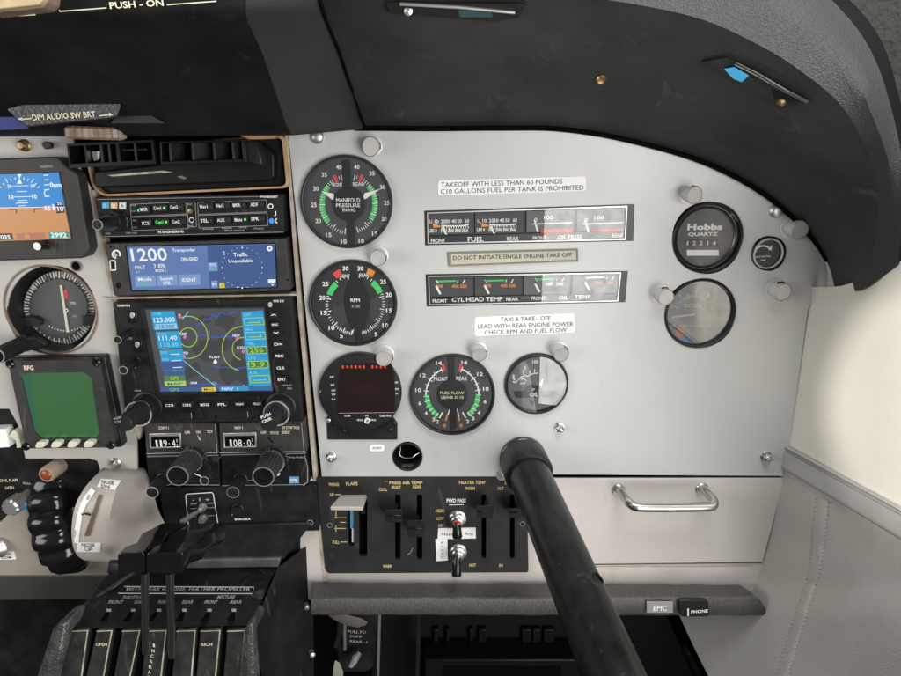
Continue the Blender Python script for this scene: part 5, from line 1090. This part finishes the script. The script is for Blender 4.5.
ce = [(600,172,-.0),(608,195,-.005),(618,225,-.007),(628,260,-.009),(640,300,-.010),(652,335,-.011),(664,362,-.011),(672,385,-.010),(640,425,-.011),(580,480,-.012),(520,535,-.010),(500,550,.0)]
N_ = 40
sl, sr, se = [smooth_poly([L7.u(x,y,Y) for x,y,Y in q_], N_) for q_ in (cl, cr, ce)]
inn = [p+V((0,.03,0)) for p in sl]
cols = [inn, sl]+[[a.lerp(b, k_/5) for a, b in zip(sl, sr)] for k_ in range(1,5)]+[sr]+[[a.lerp(b, k_/6)+V((0,.006*math.sin(math.pi*k_/6),0)) for a, b in zip(sr, se)] for k_ in range(1,6)]+[se]
m.loft(cols, COVER)
def cov(x, y, d=-.0012):     # a point on the curved cover front
    return hit(COVR, *L7(x, y), d)
COVR = cols[1:8]
def covpoly(mb, pts, mt, d, nsub=6):
    (a, b, c_, e) = pts; g = []
    for j in range(nsub+1):
        v = j/nsub; l_ = V(a).lerp(V(e), v); r_ = V(b).lerp(V(c_), v); g.append([cov(*l_.lerp(r_, i/3), d) for i in range(4)])
    mb.loft(g, mt)
m = t.part('nose_down_label'); covpoly(m, [(414,198),(497,206),(470,246),(396,232)], WHT, -.0012)
m = t.part('nose_up_label'); covpoly(m, [(318,460),(412,461),(411,500),(312,499)], WHT, -.0012)
def ctx(mb, s_, x0, y0, x1, y1, h_, mt):
    vs, fs, wd = fontmesh(s_, .01); mb.add([cov(x0+(x1-x0)*x/wd, y0+(y1-y0)*x/wd-h_*y/CAP, -.0018) for x, y in vs], fs, mt)
l = t.part('lettering'); ctx(l,'NOSE',416,219,466,224,14,TBLK); ctx(l,'DN',415,235,448,239,13,TBLK); ctx(l,'NOSE',334,477,388,478,13,TBLK); ctx(l,'UP',348,495,378,496,13,TBLK)
m = t.part('scale_strip')
g = []
for x0,y0,x1,y1 in [(374,234,390,250),(352,262,372,278),(330,300,352,308),(318,340,338,344),(308,390,330,392),(302,430,324,430),(304,462,322,462)]: g.append([cov(x0,y0,-.0012), cov((x0+x1)/2,(y0+y1)/2,-.0014), cov(x1,y1,-.0012)])
m.loft(g, WHT)
l2 = t.part('strip_lettering'); l2.line(L7, (352,296), (366,266), 8, cov(358,280,-.0022).y, TGRY); l2.line(L7, (306,440), (308,410), 5, cov(307,425,-.0022).y, TGRY)
m = t.part('slot'); covpoly(m, [(404,264),(420,265),(368,434),(346,434)], mat('slot_brown', (.13,.095,.065), .6), -.0013, 10)
m = t.part('pointer'); m.tube([cov(336,346,-.003), cov(352,342,-.004), cov(372,348,-.003)], .0009, BLKP, 8)
# --- throttle quadrant
t = T('throttle_quadrant', 'black throttle quadrant with lever slots and angled ribs at lower left', 'throttle quadrant')
tb = [(330,158,-.014),(500,140,-.014),(780,134,-.014)]; YF = -.088
m = t.part('top_plate', smooth=40)
rows = []
for v in range(9):
    k = v/8; a = L8.u(318,140,-.012).lerp(L8.u(212,306,YF), k); b = L8.u(782,133,-.012).lerp(L8.u(716,296,YF), k)
    up = V((0,0,.006*math.sin(k*math.pi))); rows.append([a.lerp(b, i/12)+up for i in range(13)])
m.loft(rows, BLK); top = rows
m = t.part('back_step', bevel=.0015); m.prism(L8, [(470,20),(880,8),(800,112),(470,112)], -.012, .03, BLKP); m.prism(L8, [(515,112),(790,108),(784,134),(515,138)], -.016, .02, mat('worn_grey_step', (.05,.049,.047), .42, var=(40,.8,(.10,.10,.095))))
m = t.part('right_side', smooth=40); m.loft([[L8.u(716,296,YF), L8.u(782,133,-.012), L8.u(880,60,.004)],[L8.u(738,445,-.095), L8.u(800,445,-.05), L8.u(884,445,.002)],[L8.u(748,520,-.10), L8.u(820,520,-.05), L8.u(886,520,.0)]], mat('side_black', (.009,.009,.009), .45, spec=.3, bump=(500,.2), var=(20,.6,(.025,.025,.024)), scratch=(50,.4,(.09,.09,.085))))
for x, y in [(866,245),(880,380)]:
    s = t.part('screw'); s.lathe(L8.u(x,y,-.004), V((.5,-1,0)), [(.0032,-.006),(.0032,.001),(0,.0025)], PEWT, 14)
m = t.part('front_body'); m.hull([L8.u(214,312,YF+.004), L8.u(716,304,YF+.004), L8.u(742,520,-.09), L8.u(150,520,-.09)], [L8.u(214,312,-.03), L8.u(716,304,-.03), L8.u(742,520,-.03), L8.u(150,520,-.03)], DARK)
def fin(x0, x1, xb0, xb1, mt=BLKP, edge=True):
    f_ = t.part('rib', bevel=.0012)
    a = [L8.u(x0,310,YF-.002), L8.u(x1,308,YF-.002), L8.u(xb1,520,YF-.012), L8.u(xb0,520,YF-.012)]
    f_.hull(a, [p+V((0,.025,0)) for p in a], mt)
    if edge:
        e_ = t.part('worn_edge'); dz = V((0,-.0008,0)); e_.add([a[1]+dz-V((.0012,0,0)), a[1]+dz, a[2]+dz, a[2]+dz-V((.0016,0,0))], [(0,1,2,3)], OLIVE); e_.add([a[0]+dz, a[1]+dz, a[1]+dz-V((0,0,.0011)), a[0]+dz-V((0,0,.0011))], [(0,1,2,3)], OLIVE)
RIBM = mat('rib_charcoal', (.015,.0145,.0135), .42, var=(50,.6,(.05,.05,.045)), scratch=(70,.5,(.12,.12,.10)))
fins = [(198,250,150,222),(273,318,222,280),(344,396,305,352),(414,470,388,448),(497,552,476,536),(564,622,545,602),(640,692,622,674)]
for f4 in fins: fin(*f4, mt=RIBM)
lth = mat('silvered_leather_edge', (.035,.035,.034), .35, .2, bump=(400,.8,.001), kind='leather', var=(60,.8,(.12,.12,.115)))
for x0,x1,xb0,xb1 in [(150,205,80,150),(690,722,668,738)]:
    f_ = t.part('edge_roll', smooth=60); mid = lambda x, y, Y: L8.u(x,y,Y)
    rr = [[L8.u(x0+(x1-x0)*i/6, 305-(14*math.sin(math.pi*i/6)), YF-.004-.006*math.sin(math.pi*i/6)) for i in range(7)], [L8.u((x0+xb0)/2+((x1+xb1)/2-(x0+xb0)/2)*i/6, 412, YF-.008-.006*math.sin(math.pi*i/6)) for i in range(7)], [L8.u(xb0+(xb1-xb0)*i/6, 520, YF-.012-.006*math.sin(math.pi*i/6)) for i in range(7)]]
    rr = [[p+V((0,.03,-.004)) for p in rr[0]]]+rr; f_.loft(rr, lth)
l = t.part('lettering')
def tp(x, y):     # plane of the top plate
    px, py = L8(x, y); r = ray(px, py); a, b, c_ = rows[0][0], rows[0][-1], rows[-1][0]; n = (b-a).cross(c_-a).normalized()
    return CAMP+r*((a-CAMP).dot(n)/r.dot(n))+V((0,-.003,.0072))
def ttxt(s_, x0, y0, x1, y1, h_, mt, slant=.5):
    vs, fs, wd = fontmesh(s_, .012); a, b = tp(x0,y0), tp(x1,y1); up = tp(x0+h_*slant,y0-h_)-a
    l.add([a+(b-a)*(x/wd)+up*(y/CAP) for x, y in vs], fs, mt)
ttxt('WITH REAR ENGINE, FEATHER PROPELLER', 358,212, 708,212, 12, TGRY)
for a, b_ in [((340,218),(715,219)),((356,199),(720,201)),((340,218),(356,199)),((715,219),(720,201))]:
    pa, pb = tp(*a), tp(*b_); d_ = V((0,.0,.0006)); d2 = V((.0005,0,0)) if abs(a[0]-b_[0]) < 40 else V((0,0,0)); l.add([pa-d_-d2, pb-d_-d2, pb+d_+d2, pa+d_+d2], [(0,1,2,3)], TGRY)
for s_,x0,y0,x1 in [('THROTTLE',350,234,402),('FRONT',312,247,352),('REAR',384,247,404),('FRONT',450,247,474),('REAR',518,247,548),('FRONT',580,247,616),('REAR',652,247,684),('MIXTURE',616,233,664)]: ttxt(s_, x0, y0, x1, y0, 9, TGRY)
for s_,x0,y0,x1 in [('OPEN',270,354,302),('RICH',566,354,598)]: l.txt(s_, L8, (x0,y0), (x1,y0), 10, YF-.0062, TYEL)
for i, ch in enumerate('INCREASE'): l.ctxt(ch, L8, (434-i*2.6,352+i*15), 5 if ch == 'I' else 8, 11, YF-.0065-.0006*i, TYEL)
slot = t.part('slots')
for x, xb in [(315,296),(383,362),(455,425),(526,508),(596,578),(664,652)]:
    slot.add([tp(x-3,262), tp(x+4,262), tp(xb+14,300)+V((0,0,.0012)), tp(xb-8,300)+V((0,0,.0012))], [(0,1,2,3)], DARK); slot.add([tp(x-6,264)+V((0,0,.001)), tp(x+6,264)+V((0,0,.001)), tp(x+6,272)+V((0,0,.001)), tp(x-6,272)+V((0,0,.001))], [(0,1,2,3)], TGRY)
def lever(label, rx, rxb, gx, yb):
    t = T('throttle_lever', label, 'lever', 'throttle levers')
    m = t.part('rod', smooth=50); m.tube([L8.u(rx,146,-.118), L8.u(rx+.5,220,-.116), L8.u(rxb-1,300,-.110), L8.u(rxb,yb,-.104)], [.0034,.0032,.0032,.0030], RODM, 16)
    g = t.part('grip', smooth=50, bevel=.002)
    x0, x1, y0, y1 = gx
    sec = [(0,0,-.132),(0,0,-.126),(18,-18,-.105),(52,-30,-.09),(66,-56,-.07),(92,-68,-.058),(120,-84,-.045)]
    vs, fs = [], []
    for dx, dy, Y in sec:
        h_ = 1.0 if dx == 0 else .86
        for x, y in rnd([(x0+dx,y0+dy),(x1+dx,y0+dy-1),(x1+dx,y0+dy+(y1-y0)*h_),(x0+dx,y0+dy+(y1-y0)*h_)], 9, 3): vs.append(L8.u(x, y, Y))
    n = 16
    for j in range(len(sec)-1):
        for i in range(n): k = (i+1) % n; fs.append((j*n+i, j*n+k, (j+1)*n+k, (j+1)*n+i))
    fs += [tuple(range(n)), tuple(range((len(sec)-1)*n, len(sec)*n))]; g.add(vs, fs, BLKG)
lever('left black throttle grip on a chrome rod', 408, 411, (332,408,92,148), 372)
lever('right black throttle grip on a chrome rod', 479, 484, (412,518,92,150), 384)
t = T('friction_knob', 'small black knob just left of the throttle grips', 'knob'); m = t.part('knob', smooth=40); m.tube([L8.u(345,132,-.06), L8.u(318,131,-.062), L8.u(306,131,-.063)], [.006,.0066,.006], BLKP, 18)
t = T('cable_bundle', 'thin loose dark wires left of the throttle quadrant', 'cable'); m = t.part('cable')
m.tube(smooth_poly([L8.u(400,145,-.03), L8.u(350,170,-.05), L8.u(300,200,-.06), L8.u(262,190,-.055), L8.u(290,178,-.045), L8.u(330,190,-.04)], 40), .0007, BLKP, 6); m.tube(smooth_poly([L8.u(390,140,-.03), L8.u(320,185,-.045), L8.u(240,240,-.06), L8.u(170,290,-.07)], 40), .0022, VISORF, 8)
# ================================================================== black switch plate under the right panel
t = T('switch_plate', 'black lettered switch plate with flap and heater slider slots', 'switch plate'); Yp = -.001
m = t.part('plate', bevel=.0005)
sl_ = [box4(150,140,172,336), box4(192,150,224,378), box4(333,135,355,390), box4(418,135,440,390), box4(672,135,690,385), box4(783,135,802,385)]
m.prism(A7, rnd([(24,66),(850,66),(856,440),(70,444),(60,430)], 10), Yp, .0045, PLATE, [rnd(b_, 8) for b_ in sl_])
m = t.part('slot_backing'); m.prism(A7, box4(60,100,840,410), .010, .002, DARK)
l = t.part('lettering'); Yt = Yp-.0003
for s_,x,y,w_ in [('WING',93,95,40),('FLAPS',164,92,46),('UP',86,135,16),('FULL',102,321,26),('COOL',286,115,32),('PRESS AIR TEMP',376,88,130),('FRONT',338,106,36),('REAR',420,104,34),('HEATER TEMP',636,87,104),('WARM',627,110,38),('DEF',775,88,24),('OUT',747,110,24),('FWD PASS',573,158,76),('HIGH',508,198,32),('LOW',511,228,28),('OFF',513,256,22),('WARM',303,415,36),('HOT',637,411,26),('IN',748,412,14)]:
    l.ctxt(s_, A7, (x,y), w_, 13 if s_ != 'FWD PASS' else 16, Yt, TGLD if s_ != 'FWD PASS' else TWHT, 0, .03)
for y, x0, x1 in [(135,98,122),(226,96,140),(244,118,140),(268,96,140),(321,118,146)]: l.line(A7, (x0,y), (x1,y), 3, Yt, TGLD)
for y in (212,268): l.line(A7, (102,y-12), (102,y+12), 3, Yt, TGLD)
l.line(A7, (544,176), (602,175), 2.5, Yt, TWHT); l.line(A7, (290,84), (308,84), 1, Yt, TGLD)
s = t.part('flap_scale'); s.prism(A7, box4(158,186,184,268), .002, .002, BLUEL); s.prism(A7, box4(164,266,188,322), .002, .002, WHT); s.ctxt('10 20', A7, (172,230), 8, 40, .0017, TWHT); s.ctxt('30', A7, (177,292), 10, 22, .0017, TBLK)
for x, y in [(78,254),(832,248)]:
    s = t.part('screw'); s.lathe(A7.u(x,y,Yp), OUT, [(.0028,0),(.0028,.0006),(.001,.001),(0,.001)], BLKP, 14); s.ring(A7.u(x,y,Yp), OUT, [(.0028,.0004),(.0028,.0009),(.0024,.0009),(.0024,.0004)], TGRY, 18)
s = t.part('scratch'); s.pl(A7, [(380,372),(395,362),(402,345)], 2, Yt, TGRY)
t = T('flap_lever', 'taupe flat paddle flap lever at the left of the switch plate', 'lever')
m = t.part('paddle', bevel=.0012); tpq = [A7.u(120,136,-.012), A7.u(222,134,-.012), A7.u(206,184,-.045), A7.u(78,182,-.045)]
m.hull(tpq, [p+V((0,0,-.0045)) for p in tpq], PADDLE)
m = t.part('stem'); m.hull([A7.u(196,165,-.012), A7.u(214,165,-.012), A7.u(218,210,-.006), A7.u(200,210,-.006)], [A7.u(196,165,.006), A7.u(214,165,.006), A7.u(218,210,.006), A7.u(200,210,.006)], BLKP)
def slider(x, y, w_, h_, label):
    t = T('slide_knob', label, 'slide control', 'black slide controls')
    m = t.part('stem'); m.prism(A7, box4(x-5+8,y-8,x+5+8,y+12), -.016, .022, BLKP)
    m = t.part('knob', bevel=.0009); f_ = rnd([(x-w_/2,y-h_/2+3),(x+w_/2,y-h_/2),(x+w_/2,y+h_/2),(x-w_/2,y+h_/2)], 6)
    m.hull([A7.u(a,b_,-.024) for a, b_ in f_], [A7.u(x+(a-x)*.9+5,y+(b_-y)*.85-4,-.011) for a, b_ in f_], BLKP); m.hull([A7.u(a,b_,-.0252) for a, b_ in box4(x-w_/2+3,y-2,x+w_/2-3,y+3)], [A7.u(a,b_,-.0238) for a, b_ in box4(x-w_/2+3,y-2,x+w_/2-3,y+3)], BLKG)
slider(328,218,68,52,'black slide control under FRONT in the press air temp pair'); slider(414,268,68,68,'black slide control under REAR set lower in the press air temp pair')
slider(684,202,66,50,'black slide control under the HEATER TEMP lettering'); slider(806,206,62,42,'black slide control next to the control column tube')
def toggle(label, x, y, red, x2, y2, Yt2):
    t = T('toggle_switch', label, 'toggle switch', 'fan toggle switches')
    c = A7.u(x,y,Yp); m = t.part('collar', smooth=30); m.lathe(c, OUT, [(.0098,0),(.0098,.002),(.0080,.0024),(.0080,.006),(.0060,.0065),(.0060,.010),(.0045,.0105),(0,.0105)], STEEL, 6*6, lambda a, h: 1+(.05*abs(math.cos(a*3)) if h < .0022 else 0))
    if red: r_ = t.part('red_ring', smooth=30); r_.lathe(c+V((0,-.0106,0)), OUT, [(.0044,0),(.0036,.0012),(0,.0014)], RED, 20)
    b = t.part('bat', smooth=50); b.tube([c+V((0,-.009,-.001)), A7.u((x+x2)/2,(y+y2)/2-6,(Yp-.010+Yt2)/2-.004), A7.u(x2,y2-8,Yt2), A7.u(x2,y2,Yt2-.001)], [.0030,.0042,.0052,.0040], BLKG, 20)
toggle('upper toggle switch with a red ring on the switch plate', 574, 228, True, 577, 308, -.024)
toggle('lower toggle switch with a chrome collar on the switch plate', 577, 358, False, 574, 458, -.028)
for q_, s_, lb in [([(502,268),(649,265),(650,307),(500,310)],'Heat  Amp','wide white paper label behind the upper toggle'),([(491,310),(538,309),(540,393),(496,396)],'','narrow white paper label left of the lower toggle')]:
    t = T('paper_label', lb, 'label', 'white paper labels'); m = t.part('label'); m.prism(A7, q_, Yp-.0012, .0008, WHT); l = t.part('lettering')
    if s_: l.ctxt('Heat', A7, (538,289), 46, 13, Yp-.0014, TBLK, 0, .0); l.ctxt('Amp', A7, (622,287), 34, 13, Yp-.0014, TBLK, 0, 0)
    else:
        for i in range(5): l.ctxt('FANSH'[i], A7, (518,324+i*14), 9, 8, Yp-.0014, TBLK, 0, 0)
for t_ in THINGS: t_.finish()
